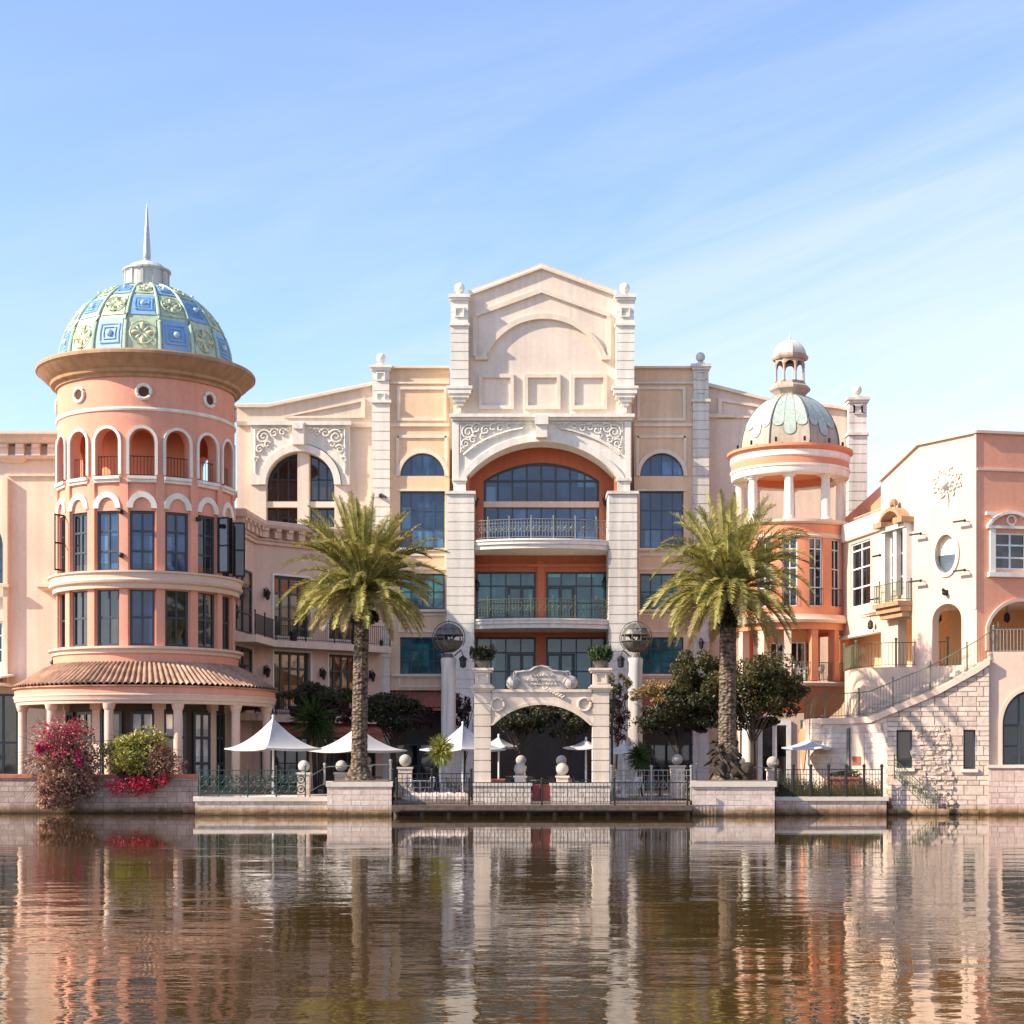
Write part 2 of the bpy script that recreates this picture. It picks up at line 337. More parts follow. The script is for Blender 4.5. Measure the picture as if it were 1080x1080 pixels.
    def ringwall(s, c, R, t, z0, z1, opens, n=192, phase=0.0):
        # drum wall; opens: list of (phi, half angle, sill, spring, rise); built in angular strips
        cuts = []
        for (ph, h, sl, sp, ri) in opens:
            for k in range(-5, 6): cuts.append(ph + h*k/5)
        ang = sorted([phase+2*pi*i/n for i in range(n)] + cuts)
        cl = []
        for a in ang:
            if not cl or a - cl[-1] > .004: cl.append(a)
        ang = cl + [cl[0]+2*pi]
        def prof(a, am):
            for (ph, h, sl, sp, ri) in opens:
                dm = (am-ph+pi) % (2*pi)-pi
                if abs(dm) < h:
                    d = max(-1, min(1, ((a-ph+pi) % (2*pi)-pi)/h)); return (sl, sp + (ri*sqrt(max(0, 1-d*d)) if ri else 0))
            return None
        for a, b in zip(ang[:-1], ang[1:]):
            mid = (a+b)/2; pa, pb = prof(a, mid), prof(b, mid)
            def P(an, r, z): return (c[0]+r*sin(an), c[1]-r*cos(an), z)
            segs = [((z0, z1), (z0, z1))] if pa is None else [((z0, pa[0]), (z0, pb[0])), ((pa[1], z1), (pb[1], z1))]
            for (sa, sb) in segs:
                vs = [P(a,R,sa[0]),P(b,R,sb[0]),P(b,R,sb[1]),P(a,R,sa[1]),P(a,R-t,sa[0]),P(b,R-t,sb[0]),P(b,R-t,sb[1]),P(a,R-t,sa[1])]
                s.add(vs, [(0,1,2,3),(5,4,7,6),(4,5,1,0),(3,2,6,7)], WF)
        for (ph, h, sl, sp, ri) in opens:
            for sg in (-1, 1):
                a = ph+sg*h; P = lambda r, z: (c[0]+r*sin(a), c[1]-r*cos(a), z)
                s.add([P(R,sl),P(R-t,sl),P(R-t,sp),P(R,sp)], [(0,1,2,3)], WF)
        return s
    def build(s, name, mat, parent=None, smooth=False, fix=True):
        me = bpy.data.meshes.new(name)
        o = Vector((0, 0, 0))
        if parent is not None: o = ORG[parent.name]
        elif s.v:
            xs = [p[0] for p in s.v]; ys = [p[1] for p in s.v]; zs = [p[2] for p in s.v]
            o = Vector(((min(xs)+max(xs))/2, (min(ys)+max(ys))/2, min(zs)))
        o = Vector(o)
        me.from_pydata([(p[0]-o[0], p[1]-o[1], p[2]-o[2]) for p in s.v], [], s.f)
        mats = mat if isinstance(mat, (list, tuple)) else [mat]
        for m in mats: me.materials.append(m)
        if len(mats) > 1: me.polygons.foreach_set('material_index', s.mi)
        if smooth: me.polygons.foreach_set('use_smooth', [True]*len(me.polygons))
        if fix:
            b = bmesh.new(); b.from_mesh(me); bmesh.ops.remove_doubles(b, verts=b.verts, dist=.0004)
            bmesh.ops.recalc_face_normals(b, faces=b.faces)
            if smooth:
                for e in b.edges:
                    if len(e.link_faces) == 2 and e.calc_face_angle(0) > .6: e.smooth = False
            b.to_mesh(me); b.free()
        me.update()
        ob = bpy.data.objects.new(name, me); COL.objects.link(ob)
        if parent is None: ob.location = o
        else: ob.parent = parent
        ORG[ob.name] = o
        return ob
ORG = {}
def build_split(s, name, mat, parent=None, smooth=False, gap=.12):
    # one object for every free-standing piece
    n = len(s.v); par = list(range(n))
    def fnd(i):
        while par[i] != i: par[i] = par[par[i]]; i = par[i]
        return i
    for f in s.f:
        a = fnd(f[0])
        for i in f[1:]: par[fnd(i)] = a
    comp = {}
    for i in range(n): comp.setdefault(fnd(i), []).append(i)
    items = []
    for k, idx in comp.items():
        P = [s.v[i] for i in idx]; items.append([set([k]), [min(p[j] for p in P) for j in range(3)], [max(p[j] for p in P) for j in range(3)]])
    ch = True
    while ch:
        ch = False; out_ = []
        for it in items:
            for o in out_:
                if all(it[1][j] <= o[2][j]+gap and it[2][j] >= o[1][j]-gap for j in range(3)):
                    o[0] |= it[0]; o[1] = [min(a, b) for a, b in zip(o[1], it[1])]; o[2] = [max(a, b) for a, b in zip(o[2], it[2])]; ch = True; break
            else: out_.append(it)
        items = out_
    res = []
    for ks, _, _ in items:
        m = MB(); mp_ = {}
        for f, mi in zip(s.f, s.mi):
            if fnd(f[0]) in ks:
                g = []
                for i in f:
                    if i not in mp_: mp_[i] = len(m.v); m.v.append(s.v[i])
                    g.append(mp_[i])
                m.f.append(tuple(g)); m.mi.append(mi)
        res.append(m.build(name, mat, parent, smooth))
    return res
MB.split = build_split
def thing(name, label, cat, loc, group=None):
    o = bpy.data.objects.new(name, None); COL.objects.link(o); o.location = loc; o.empty_display_size = .5
    ORG[o.name] = Vector(loc); tag(o, label, cat, group); return o
def tag(o, label=None, cat=None, group=None, kind=None):
    if label: o['label'] = label
    if cat: o['category'] = cat
    if group: o['group'] = group
    if kind: o['kind'] = kind
    return o
def copy_tree(o, parent=None):
    c = o.copy(); COL.objects.link(c); c.parent = parent; ORG[c.name] = ORG[o.name].copy()
    for ch in list(o.children): copy_tree(ch, c)
    return c
def place(o, loc, rz=0, label=None):
    o.location = loc; o.rotation_euler[2] = rz
    if label: o['label'] = label
    return o
# ------------------------------------------------------------ shared pieces
def window(par, F, u0, u1, w0, w1, nx=2, ny=2, d=-.22, rise=0, fm=None, gm=None, bar=.07, fr=.10, name='window', hb=None, doors=None):
    fm = fm or FRD; gm = gm or GBLUE; b = MB(F); t = .08
    b.box(u0, u1, d, d+t, w0, w0+fr)
    b.box(u0, u0+fr, d, d+t, w0+fr, w1); b.box(u1-fr, u1, d, d+t, w0+fr, w1)
    if rise:
        A = arch(u0, u1, w1, rise); B = arch(u0+fr, u1-fr, w1, rise-fr); b.ribbon(F, B, A, d, d+t)
    else: b.box(u0+fr, u1-fr, d, d+t, w1-fr, w1)
    for k in range(1, nx):
        u = u0+(u1-u0)*k/nx; b.box(u-bar/2, u+bar/2, d, d+t-.01, w0+fr, (arch_h(u, u0, u1, w1, rise)-fr*.5) if rise else w1-fr)
    rows = hb if hb is not None else [k/ny for k in range(1, ny)]
    for k in rows:
        w = w0+(w1-w0)*k; b.box(u0+fr, u1-fr, d, d+t-.016, w-bar/2, w+bar/2)
    if rise: b.box(u0+fr, u1-fr, d, d+t-.02, w1-bar*.7, w1+bar*.7)
    if doors:
        for (a0, a1, h) in doors:             # door leaves inside a glazed wall, as fractions
            for x in (a0, (a0+a1)/2, a1): u = u0+(u1-u0)*x; b.box(u-.09, u+.09, d+.002, d+t+.03, w0+.01, w0+(w1-w0)*h)
            b.box(u0+(u1-u0)*a0, u0+(u1-u0)*a1, d+.004, d+t+.026, w0+(w1-w0)*h-.1, w0+(w1-w0)*h)
    o = b.build(name, fm, par)
    g = MB(F)
    pts = [(u0, w0), (u1, w0)] + (list(reversed(arch(u0, u1, w1, rise))) if rise else [(u1, w1), (u0, w1)])
    g.wall(F, pts, (), .02, d+.02, True); g.build('pane', gm, o)
    return o
def railing(path, h=1.0, every=1.5, bar=.13, mat=None, name='railing', par=None, orn=0, r=.012, pr=.03, top=.02, posts=True):
    b = MB(); P = [Vector(p) for p in path]; tot = 0; seg = []
    for a, c in zip(P[:-1], P[1:]): l = (c-a).length; seg.append((tot, l, a, c)); tot += l
    def at(s):
        for (t, l, a, c) in seg:
            if s <= t+l+1e-6: return a.lerp(c, (s-t)/l)
        return P[-1].copy()
    up = Vector((0, 0, 1))
    for hh, rr in ((h, top), (.10, .014)) + (((h*.82, .012),) if orn else ()):
        b.tube([tuple(p+up*hh) for p in P], rr, 5)
    n = max(1, round(tot/every))
    if posts:
        for k in range(n+1):
            p = at(tot*k/n); b.tube([tuple(p), tuple(p+up*(h+.12))], pr, 6); b.sph(tuple(p+up*(h+.16)), pr*1.5, 8, 5)
    m = int(tot/bar)
    for k in range(m+1):
        p = at(tot*k/max(1, m))
        if orn < 2: b.tube([tuple(p+up*.08), tuple(p+up*h)], r, 4)
    if orn:
        st = .34; q = int(tot/st)
        for k in range(q):
            for hz in ((.28, .62) if orn == 2 else (.5,)):
                RT = .025 if orn == 2 else .013; c0 = at((k+.5)*st); c1 = at(min(tot, (k+.5)*st+.05)); t = (c1-c0)
                if t.length < 1e-5: continue
                t.normalize(); R = .15 if orn == 2 else .16
                ctr = c0+up*h*hz*1.05
                b.tube([tuple(ctr + t*R*cos(a)+up*R*sin(a)) for a in [2*pi*i/10 for i in range(11)]], RT, 4)
                b.tube([tuple(ctr + t*(R*.5)*(1-i/9)*cos(i)+up*(R*.5)*(1-i/9)*sin(i)) for i in range(9)], RT*.9, 4)
            if orn == 2:
                for s_ in (k*st,):
                    p = at(s_); b.tube([tuple(p+up*.08), tuple(p+up*h)], .012, 4)
    return b.build(name, mat or IRON, par, fix=False)
def spiral(mb, F, cu, cw, r, turns=1.6, d=.06, th=.05, dr=1, ph=0):
    n = int(14*turns); mb.tube([(cu+dr*r*(1-.85*i/n)*cos(ph+2*pi*turns*i/n), d, cw+r*(1-.85*i/n)*sin(ph+2*pi*turns*i/n)) for i in range(n+1)], th, 5, th*.6, F)
def rustic(mb, F, u0, u1, w0, w1, d0, d1, course=.5, gap=.05):
    n = max(1, round((w1-w0)/course)); h = (w1-w0)/n
    mb.box(u0+.04, u1-.04, d0, d1-.05, w0, w1, F)
    for k in range(n):
        mb.box(u0, u1, d0, d1, w0+k*h+gap*.5, w0+(k+1)*h-gap*.5, F)
def frame_panel(mb, F, u0, u1, w0, w1, t=.16, d0=0, d1=.09):
    mb.box(u0, u1, d0, d1, w0, w0+t, F); mb.box(u0, u1, d0, d1, w1-t, w1, F)
    mb.box(u0, u0+t, d0, d1, w0+t, w1-t, F); mb.box(u1-t, u1, d0, d1, w0+t, w1-t, F)
def tiles(mb, F, u0, u1, wt, wb, d0, d1, pitch=.24, amp=.05):
    n = int((u1-u0)/pitch*6); vs = []; m = 5
    for i in range(n+1):
        u = u0+(u1-u0)*i/n; a = amp*abs(sin(pi*(u-u0)/pitch))
        for k in range(m+1): t = k/m; vs.append((u, d0+(d1-d0)*t, wt+(wb-wt)*t+a+.02*((k % 2))))
    mb.add(vs, [(i*(m+1)+k, (i+1)*(m+1)+k, (i+1)*(m+1)+k+1, i*(m+1)+k+1) for i in range(n) for k in range(m)], F)
    mb.box(u0, u1, d1-.08, d1, wb-.14, wb, F)
def wall_lantern(par, F, u, w, mat=None):
    b = MB(F); b.box(u-.06, u+.06, 0, .05, w-.1, w+.35); b.tube([(u, .03, w+.25), (u, .2, w+.4), (u, .3, w+.3)], .02, 5)
    p = F.pt(u, .3, 0); b.lathe((p[0], p[1]), [(.02, w-.28), (.09, w-.22), (.16, w+.1), (.19, w+.12), (.03, w+.3)], 6)
    return b.build('wall_lantern', mat or IRON, par)

# ============================================================ SETTING
b = MB(); b.add([(-500,-60,0),(500,-60,0),(500,76.5,0),(-500,76.5,0)], [(0,1,2,3)])
tag(b.build('water', WATER), kind='structure')
b = MB(); b.add([(-900,76,.68),(900,76,.68),(900,3500,.68),(-900,3500,.68),(-900,76,-2),(900,76,-2)], [(0,1,2,3),(4,5,1,0)])
GRND = plaster('ground_soil', (.22, .17, .12), var=.3); PAVE = stone('terrace_paving', (.32, .25, .20), (.26, .20, .16), (.15, .11, .08), bw=.5, rh=.5)
tag(b.build('ground', GRND), kind='structure')
b = MB(); b.add([(-900,-3500,.5),(900,-3500,.5),(900,-12,.5),(-900,-12,.5),(-900,-12,-2),(900,-12,-2)], [(0,1,2,3),(3,2,5,4)])
tag(b.build('near_bank', plaster('grass_bank', (.07, .08, .03), var=.4)), kind='structure')
# ============================================================ CENTRAL BUILDING
YM = 93.0
mainb = thing('arcade_building', 'peach and cream central building with stepped gable and tall red arched recess', 'building', (PX(570, YM), YM, .7))
GZ = .7
F0 = FY(YM)
def q(F, pts): return [F.q(*p) for p in pts]
# left wing wall with the paired arched window
def main_wings():
    b = MB()
    u = F0.u; wz = F0.w
    ws = wz(512); rise = wz(477)-ws
    hole1 = [(u(281), wz(556)), (u(353), wz(556))] + list(reversed(arch(u(281), u(353), ws, rise)))
    b.wall(F0, [(u(250), GZ), (u(393), GZ), (u(393), wz(407)), (u(282), wz(430)), (u(250), wz(430))], [hole1], 1.2)
    b.wall(F0, [(u(747), GZ), (u(906), GZ), (u(906), wz(436)), (u(880), wz(431)), (u(812), wz(424)), (u(747), wz(408))], [], 1.2)
    b.split('wing_wall', WINGP, mainb)
    # body behind, so that the building has depth
    b = MB(); b.box(u(251), u(905), -22, -2.6, GZ, wz(433), F0); b.box(u(412), u(730), -22, -2.6, wz(433), wz(391), F0)
    b.split('rear_block', WINGP, mainb)
    # coping on the sloping parapets
    b = MB(); pr = [(-.9, 0), (.22, 0), (.22, .16), (.14, .2), (-.9, .2)]; pr2 = [(0, -.5), (.1, -.5), (.1, -.3), (0, -.3)]
    for p0, p1 in (((250, 430), (282, 430)), ((282, 430), (393, 407)), ((747, 408), (812, 424)), ((812, 424), (880, 431)), ((880, 431), (906, 436))):
        b.rake(F0, F0.q(*p0), F0.q(*p1), pr); 
    for p0, p1 in (((250, 449), (266, 449)), ((368, 451), (393, 451)), ((747, 441), (775, 441))): b.rake(F0, F0.q(*p0), F0.q(*p1), [(0, 0), (.18, 0), (.24, .2), (0, .2)])
    # wedge shaped raised panels
    for pts in (((300, 441), (385, 420), (385, 441)), ((757, 420), (757, 441), (815, 441), (815, 431))):
        P = [F0.q(*p) for p in pts]; n = len(P); cx = sum(p[0] for p in P)/n; cz = sum(p[1] for p in P)/n
        B = [(cx+(p[0]-cx)*.86, cz+(p[1]-cz)*.72) for p in P]
        b.ribbon(F0, B+[B[0]], P+[P[0]], 0, .12)
    b.split('parapet_moulding', PEACH2, mainb)
    # arch surround
    b = MB(); F = F0
    b.wall(F, [(u(265), wz(512)), (u(265), wz(449)), (u(369), wz(449)), (u(369), wz(512)), (u(361), wz(512))]
           + list(reversed(arch(u(274), u(361), ws, wz(469)-ws))) , [], .32, .30)
    b.archband(F, u(281), u(353), ws, rise, .38, .0, .42)
    b.box(u(263), u(371), 0, .5, wz(450), wz(446), F); b.box(u(310), u(322), .1, .7, wz(471), wz(447), F)
    b.box(u(311), u(321), .1, .82, wz(455), wz(449), F)
    b.build('arch_surround', WHITE, mainb)
    b = MB()
    for sg, x0, x1 in ((1, 270, 308), (-1, 364, 326)):
        for (px, py, r, tn) in ((279, 462, .42, 1.8), (290, 458, .28, 1.4), (299, 457, .22, 1.3), (275, 475, .24, 1.4), (271, 486, .18, 1.2), (283, 470, .2, 1.1), (305, 455, .14, 1)):
            pp = px if sg > 0 else 634-px
            spiral(b, F, u(pp), wz(py), r, tn, .36, .07, sg, .5)
        bx = lambda p: u(p if sg > 0 else 634-p)
        b.tube([(bx(270), .36, wz(500)), (bx(270), .36, wz(454)), (bx(307), .36, wz(453))], .05, 4, F=F)
    b.split('scroll_relief', WHITE, mainb)
    b = MB(); b.box(u(314), u(326), -.3, .14, wz(556), wz(476.5), F); b.box(u(281), u(314), -.28, .02, wz(535), wz(529), F); b.box(u(326), u(353), -.28, .02, wz(535), wz(529), F)
    b.box(u(266), u(281)-.0, 0, .14, wz(556), wz(512.3), F); b.box(u(353), u(368), 0, .14, wz(556), wz(512.3), F)
    b.split('window_pier', PEACH2, mainb)
    # glazing: left and right halves
    g = MB(); 
    for a0, a1 in ((281, 314), (326, 353)):
        fr = MB(F); d = -.55; pts = [p for p in arch(u(281), u(353), ws, rise, 30) if u(a0) <= p[0] <= u(a1)]
        e0 = arch_h(u(a0)+.01, u(281), u(353), ws, rise); e1 = arch_h(u(a1)-.01, u(281), u(353), ws, rise)
        top = [(u(a0), e0)]+pts+[(u(a1), e1)]
        fr.ribbon(F, [(p[0], p[1]-.12) for p in top], top, d, d+.08)
        fr.box(u(a0), u(a1), d, d+.08, wz(528), wz(526)); fr.box(u(a0), u(a1), d, d+.06, wz(505), wz(504))
        for k in (1, 2): x = u(a0)+(u(a1)-u(a0))*k/3; fr.box(x-.04, x+.04, d, d+.06, wz(556), arch_h(x, u(281), u(353), ws, rise)-.05)
        fo = fr.build('window', FRD, mainb)
        g = MB(F); g.wall(F, [(u(a0), wz(556)), (u(a1), wz(556))]+list(reversed(top)), (), .02, d); g.build('pane', GDARK, fo)
main_wings()
FB = FY(92.6)                                # flanking bays
def bay(p0, p1, lab):
    F = FB; u, wz = F.u, F.w; b = MB()
    L0, R0 = p0+9 if p0 < 500 else p0+4, p1-5 if p0 < 500 else p1-10
    wl, wr = u(L0+2), u(R0)
    ws = wz(502); rise = wz(478)-ws
    holes = [[(wl, ws), (wr, ws)]+list(reversed(arch(wl, wr, ws, rise)))[1:-1]]
    for y0, y1 in ((518, 578), (605, 643), (672, 711)): holes.append([(wl, wz(y1)), (wr, wz(y1)), (wr, wz(y0)), (wl, wz(y0))])
    b.wall(F, [(u(p0), wz(728)), (u(p1), wz(728)), (u(p1), wz(389)), (u(p0), wz(389))], holes, .8)
    b.build('bay_wall', PEACH, mainb)
    b = MB(); frame_panel(b, F, u(L0-1), u(R0+2), wz(444), wz(408)); b.box(u(p0), u(p1), 0, .12, wz(405), wz(403), F)
    b.box(u(p0), u(p1), 0, .12, wz(450), wz(447), F)
    for x in (L0-1, R0+1): b.box(u(x)-.06, u(x)+.1, 0, .08, wz(500), wz(460), F)
    b.box(u(L0-1), u(R0+2), 0, .08, wz(462), wz(459), F)
    b.archband(F, wl, wr, ws, rise, .22, 0, .12)
    b.box(u(p0), u(p1), -.6, .25, wz(389), wz(387), F)
    for y0, y1 in ((516, 518), (578, 581)): b.box(wl-.2, wr+.2, 0, .12, wz(y1), wz(y0), F)
    for y0, y1 in ((584, 601), (647, 667), (713, 725)): frame_panel(b, F, wl-.1, wr+.1, wz(y1), wz(y0), .12, 0, .07)
    for y0 in (643, 711): b.box(u(p0)+.15, u(p1)-.15, 0, .22, wz(y0+2.5), wz(y0), F)
    b.split('bay_moulding', PEACH2, mainb)
    window(mainb, F, wl, wr, ws, ws+.01, 4, 1, rise=rise, fm=FRB, gm=GBLUE, bar=.05, fr=.06)
    window(mainb, F, wl, wr, wz(578), wz(518), 4, 3, fm=FRB, gm=GBLUE, bar=.05, fr=.08)
    window(mainb, F, wl, wr, wz(643), wz(605), 4, 2, fm=FRD, gm=GTEAL, bar=.06, fr=.08)
    window(mainb, F, wl, wr, wz(711), wz(672), 4, 0, fm=FRD, gm=GTEAL, bar=.06, fr=.08, hb=[.36, .68])
bay(411, 474, 'left'); bay(669, 731, 'right')
def pilasters():
    spec = [(392, 411, 385, 92.3), (731, 748, 384, 92.3), (895, 915, 419, 92.3)]
    for (a, c, top, Y) in spec:
        F = FY(Y); u, wz = F.u, F.w; b = MB()
        rustic(b, F, u(a), u(c), GZ, wz(top+40), -.6, 0, .52)
        rustic(b, F, u(a)+.03, u(c)-.03, wz(top+38), wz(top+5), -.6, -.03, .6)
        b.box(u(a)-.08, u(c)+.08, -.7, .12, wz(top+40), wz(top+37), F); b.box(u(a)-.12, u(c)+.12, -.75, .16, wz(top+3), wz(top), F)
        b.box(u(a)-.04, u(c)+.04, -.7, .08, wz(top+6), wz(top+3), F)
        for y in (top+12, top+34 if c < 900 else top+13):
            if y > top+37 : continue
            frame_panel(b, F, (u(a)+u(c))/2-.25, (u(a)+u(c))/2+.25, wz(y)-.25, wz(y)+.25, .07, -.03, .05)
        cx = (u(a)+u(c))/2; b.lathe((cx, Y+.3), [(.3, wz(top)), (.3, wz(top)+.1), (.14, wz(top)+.16), (.14, wz(top)+.2)], 16)
        b.sph((cx, Y+.3, wz(top)+.46), .27, 16, 10)
        b.build('pilaster', WHITE2 if a > 700 else WHITE, mainb)  # right-hand pilasters greyer: the shaded side is put into the render colour
    Y = 90.9; F = FY(Y); u, wz = F.u, F.w
    for (a, c) in ((475, 494), (650, 669)):
        b = MB(); rustic(b, F, u(a), u(c), wz(409), wz(342), -1.2, 0, .52)
        rustic(b, F, u(a)+.02, u(c)-.02, wz(342), wz(316), -1.2, -.02, .62)
        b.box(u(a)-.06, u(c)+.06, -1.25, .1, wz(343.5), wz(341), F); b.box(u(a)-.1, u(c)+.1, -1.3, .14, wz(314), wz(310.5), F)
        b.box(u(a)-.03, u(c)+.03, -1.25, .06, wz(317), wz(314), F)
        cx = (u(a)+u(c))/2
        frame_panel(b, F, cx-.26, cx+.26, wz(334)-.02, wz(324), .07, -.02, .05)
        for k, (y0, y1, e) in enumerate(((407, 410, .22), (410, 415, .14), (415, 419, .02), (419, 423, -.14), (423, 427, -.28), (427, 433, -.40))):
            b.box(u(a)-e, u(c)+e, -1.2, e*.5, wz(y1), wz(y0), F)
        b.lathe((cx, Y+.5), [(.32, wz(310.5)), (.32, wz(310.5)+.1), (.15, wz(310.5)+.16), (.15, wz(310.5)+.22)], 16)
        b.sph((cx, Y+.5, wz(310.5)+.48), .29, 16, 10)
        b.build('gable_pilaster', WHITE, mainb)
    F = FY(90.8); u, wz = F.u, F.w
    for (a, c, e, g) in ((471, 500, 478, 491), (642, 672, 652, 665)):
        b = MB(); rustic(b, F, u(a), u(c), GZ, wz(521), -2.2, 0, .5)
        b.box(u(a)-.08, u(c)+.08, -2.3, .1, wz(521), wz(518), F)
        rustic(b, F, u(e), u(g), wz(518), wz(506), -1.2, -.35, .45); b.box(u(e)-.08, u(g)+.08, -1.2, -.25, wz(506), wz(503), F)
        b.build('rusticated_pier', WHITE if a < 500 else WHITE2, mainb)  # right pier greyer, its shade put into the render colour
pilasters()
def gable():
    Y = 91.6; F = FY(Y); u, wz = F.u, F.w
    b = MB(); b.wall(F, [(u(478), wz(452)), (u(666), wz(452)), (u(666), wz(316)), (u(571), wz(284)), (u(478), wz(316))], [], 1.3)
    b.build('gable_wall', GABLE, mainb)
    b = MB(); pr = [(-1.4, 0), (.2, 0), (.2, .12), (.16, .2), (.16, .3), (-1.4, .3)]
    b.rake(F, F.q(494, 313), F.q(571, 284), pr); b.rake(F, F.q(571, 284), F.q(650, 313), pr)
    pr = [(0, -.12), (.16, -.12), (.16, .14), (0, .14)]
    b.rake(F, F.q(500, 333), F.q(571, 307), pr); b.rake(F, F.q(571, 307), F.q(643, 333), pr)
    for x in (501, 642): b.box(u(x)-.12, u(x)+.12, 0, .14, wz(376), wz(334), F)
    c0, c1 = u(513), u(634); ws = wz(376); b.archband(F, c0, c1, ws, wz(337)-ws, .3, 0, .2, 32)
    for x in (501, 642): b.box(u(x-8 if x > 600 else x), u(x if x > 600 else x+12)+.1, 0, .22, wz(380), wz(376), F)
    for x0, x1 in ((505, 542), (553, 591), (602, 640)): frame_panel(b, F, u(x0), u(x1), wz(432), wz(395), .2, 0, .16)
    b.split('gable_moulding', PEACH2, mainb)
    # white arch surround with scrolls
    Y = 91.2; F = FY(Y); u, wz = F.u, F.w; ws = wz(503); rise = wz(466)-ws; ul, ur = u(492), u(651)
    b = MB(); b.wall(F, [(u(477), wz(508)), (u(477), wz(441)), (u(666), wz(441)), (u(666), wz(508)), (ur, wz(508))]+list(reversed(arch(ul, ur, ws, rise, 32)))+[(ul, wz(508))], [], 1.6)
    b.archband(F, ul, ur, ws, rise, .38, 0, .14, 32, legs=.2)
    b.box(u(474), u(669), -.4, .35, wz(441), wz(437.5), F); b.box(u(476), u(667), -.4, .2, wz(444), wz(441), F)
    b.box(u(478), u(484), 0, .1, wz(506), wz(445), F); b.box(u(659), u(665), 0, .1, wz(506), wz(445), F)
    b.box(u(565), u(577), 0, .55, wz(463), wz(441), F); b.box(u(564), u(578), 0, .68, wz(450), wz(440), F)
    b.build('arch_surround', WHITE, mainb)
    b = MB()
    for sg in (1, -1):
        M = lambda p: u(p) if sg > 0 else u(1142-p)
        for (px, py, r, tn) in ((494, 456, .42, 2), (502, 452, .30, 1.6), (491, 468, .26, 1.5), (499, 464, .22, 1.3), (512, 454, .26, 1.5), (520, 451, .22, 1.3), (528, 452, .2, 1.3), (537, 450, .17, 1.2), (546, 449, .13, 1.2), (553, 449, .1, 1), (488, 475, .14, 1), (509, 460, .16, 1.1)):
            spiral(b, F, M(px), wz(py), r, tn, .06, .065, sg, .8)
        b.tube([(M(486), .06, wz(478)), (M(486), .06, wz(447)), (M(505), .06, wz(446)), (M(562), .06, wz(446.5))], .04, 4, F=F)
        b.tube([(M(p), .08, wz(y)) for p, y in ((489, 480), (500, 471), (512, 464), (524, 459), (538, 454.5), (552, 452))], .06, 5, F=F)
    b.split('scroll_relief', WHITE, mainb)
gable()
def recess():
    Y = 93.4; F = FY(Y); u, wz = F.u, F.w; b = MB()
    ws = wz(507); rise = wz(488)-ws
    h1 = [(u(510), wz(571)), (u(632), wz(571))]+list(reversed(arch(u(510), u(632), ws, rise, 28)))
    hs = [h1]
    for y0, y1 in ((603, 656), (672, 730)):
        for x0, x1 in ((502, 565), (576, 640)): hs.append([(u(x0), wz(y1)), (u(x1), wz(y1)), (u(x1), wz(y0)), (u(x0), wz(y0))])
    b.wall(F, [(u(486), wz(734)), (u(657), wz(734)), (u(657), wz(462)), (u(486), wz(462))], hs, .5)
    F1 = FY(91.6)
    for x0, x1 in ((488.5, 495), (648, 654.5)): b.box(F1.u(x0), F1.u(x1), -1.8, .0, F1.w(728), F1.w(500), F1)
    n = 24; A = arch(F1.u(491), F1.u(652), F1.w(503), F1.w(465)-F1.w(503), n)   # soffit of the recess
    b.ribbon(F1, A, [(p[0], p[1]+.25) for p in A], -2.0, -1.3)
    b.build('recess_wall', RED, mainb)
    b = MB(); b.box(u(565)+.1, u(576)-.1, 0, .12, wz(657), wz(592), F); b.box(u(500), u(642), 0, .18, wz(598), wz(595), F); b.box(u(500), u(642), .0, .14, wz(669), wz(666.5), F)
    b.split('recess_moulding', RED, mainb)
    window(mainb, F, u(510), u(632), wz(571), ws, 8, 2, rise=rise, fm=FRD, gm=GBLUE, bar=.09, fr=.14, hb=[.36, .62])
    b = MB(); b.box(u(510), u(632), -.22, .06, wz(535), wz(529), F); b.build('transom', PINK, mainb)
    for y0, y1 in ((603, 656), (672, 730)):
        window(mainb, F, u(502), u(565), wz(y1), wz(y0), 4, 3, gm=GTEAL, bar=.07, fr=.1, hb=[.38, .72], doors=[(.55, .98, .70)])
        window(mainb, F, u(576), u(640), wz(y1), wz(y0), 4, 3, gm=GTEAL, bar=.07, fr=.1, hb=[.38, .72], doors=[(.02, .45, .70)])
    # curved balconies
    for k, (yt, yb, rt) in enumerate(((571, 581, 551), (654, 664, 637))):
        Fb = FY(91.4); ul, ur = Fb.u(495), Fb.u(648); n = 20; z1 = Fb.w(yt); z0 = Fb.w(yb)
        P = [(ul+(ur-ul)*i/n, -(.05+1.15*sin(pi*(i/n))**.7)) for i in range(n+1)]
        path = [(x, 91.2+y) for x, y in P]
        b = MB()
        for (za, zb, off) in ((z0, z0+(z1-z0)*.45, .16), (z0+(z1-z0)*.45, z0+(z1-z0)*.8, .06), (z0+(z1-z0)*.8, z1, 0)):
            o = [(x, y+off) for x, y in path]; vs = [(x, y, za) for x, y in o]+[(x, y, zb) for x, y in o]+[(x, 93.4, za) for x, y in o]+[(x, 93.4, zb) for x, y in o]; m = n+1
            fs = []
            for i in range(n): fs += [(i, i+1, m+i+1, m+i), (i, i+1, 2*m+i+1, 2*m+i), (m+i, m+i+1, 3*m+i+1, 3*m+i)]
            fs += [(0, m, 3*m, 2*m), (n, m+n, 3*m+n, 2*m+n)]
            b.add(vs, fs)
        bal = b.build('balcony', WHITE, mainb)
        railing([(x, y+.12, z1) for x, y in path], 1.05, 1.25, .16, SIRON if k == 0 else ORAIL, 'railing', bal, orn=1, r=.009, pr=.03, top=.02)
    # ground floor: shaded shopfront, tiled awnings
    F = FY(92.9); u, wz = F.u, F.w
    b = MB(); b.box(u(472), u(672), -2, -.4, GZ, wz(730), F); b.box(u(411), u(474), -.8, 0, GZ, wz(728), F); b.box(u(669), u(731), -.8, 0, GZ, wz(728), F)
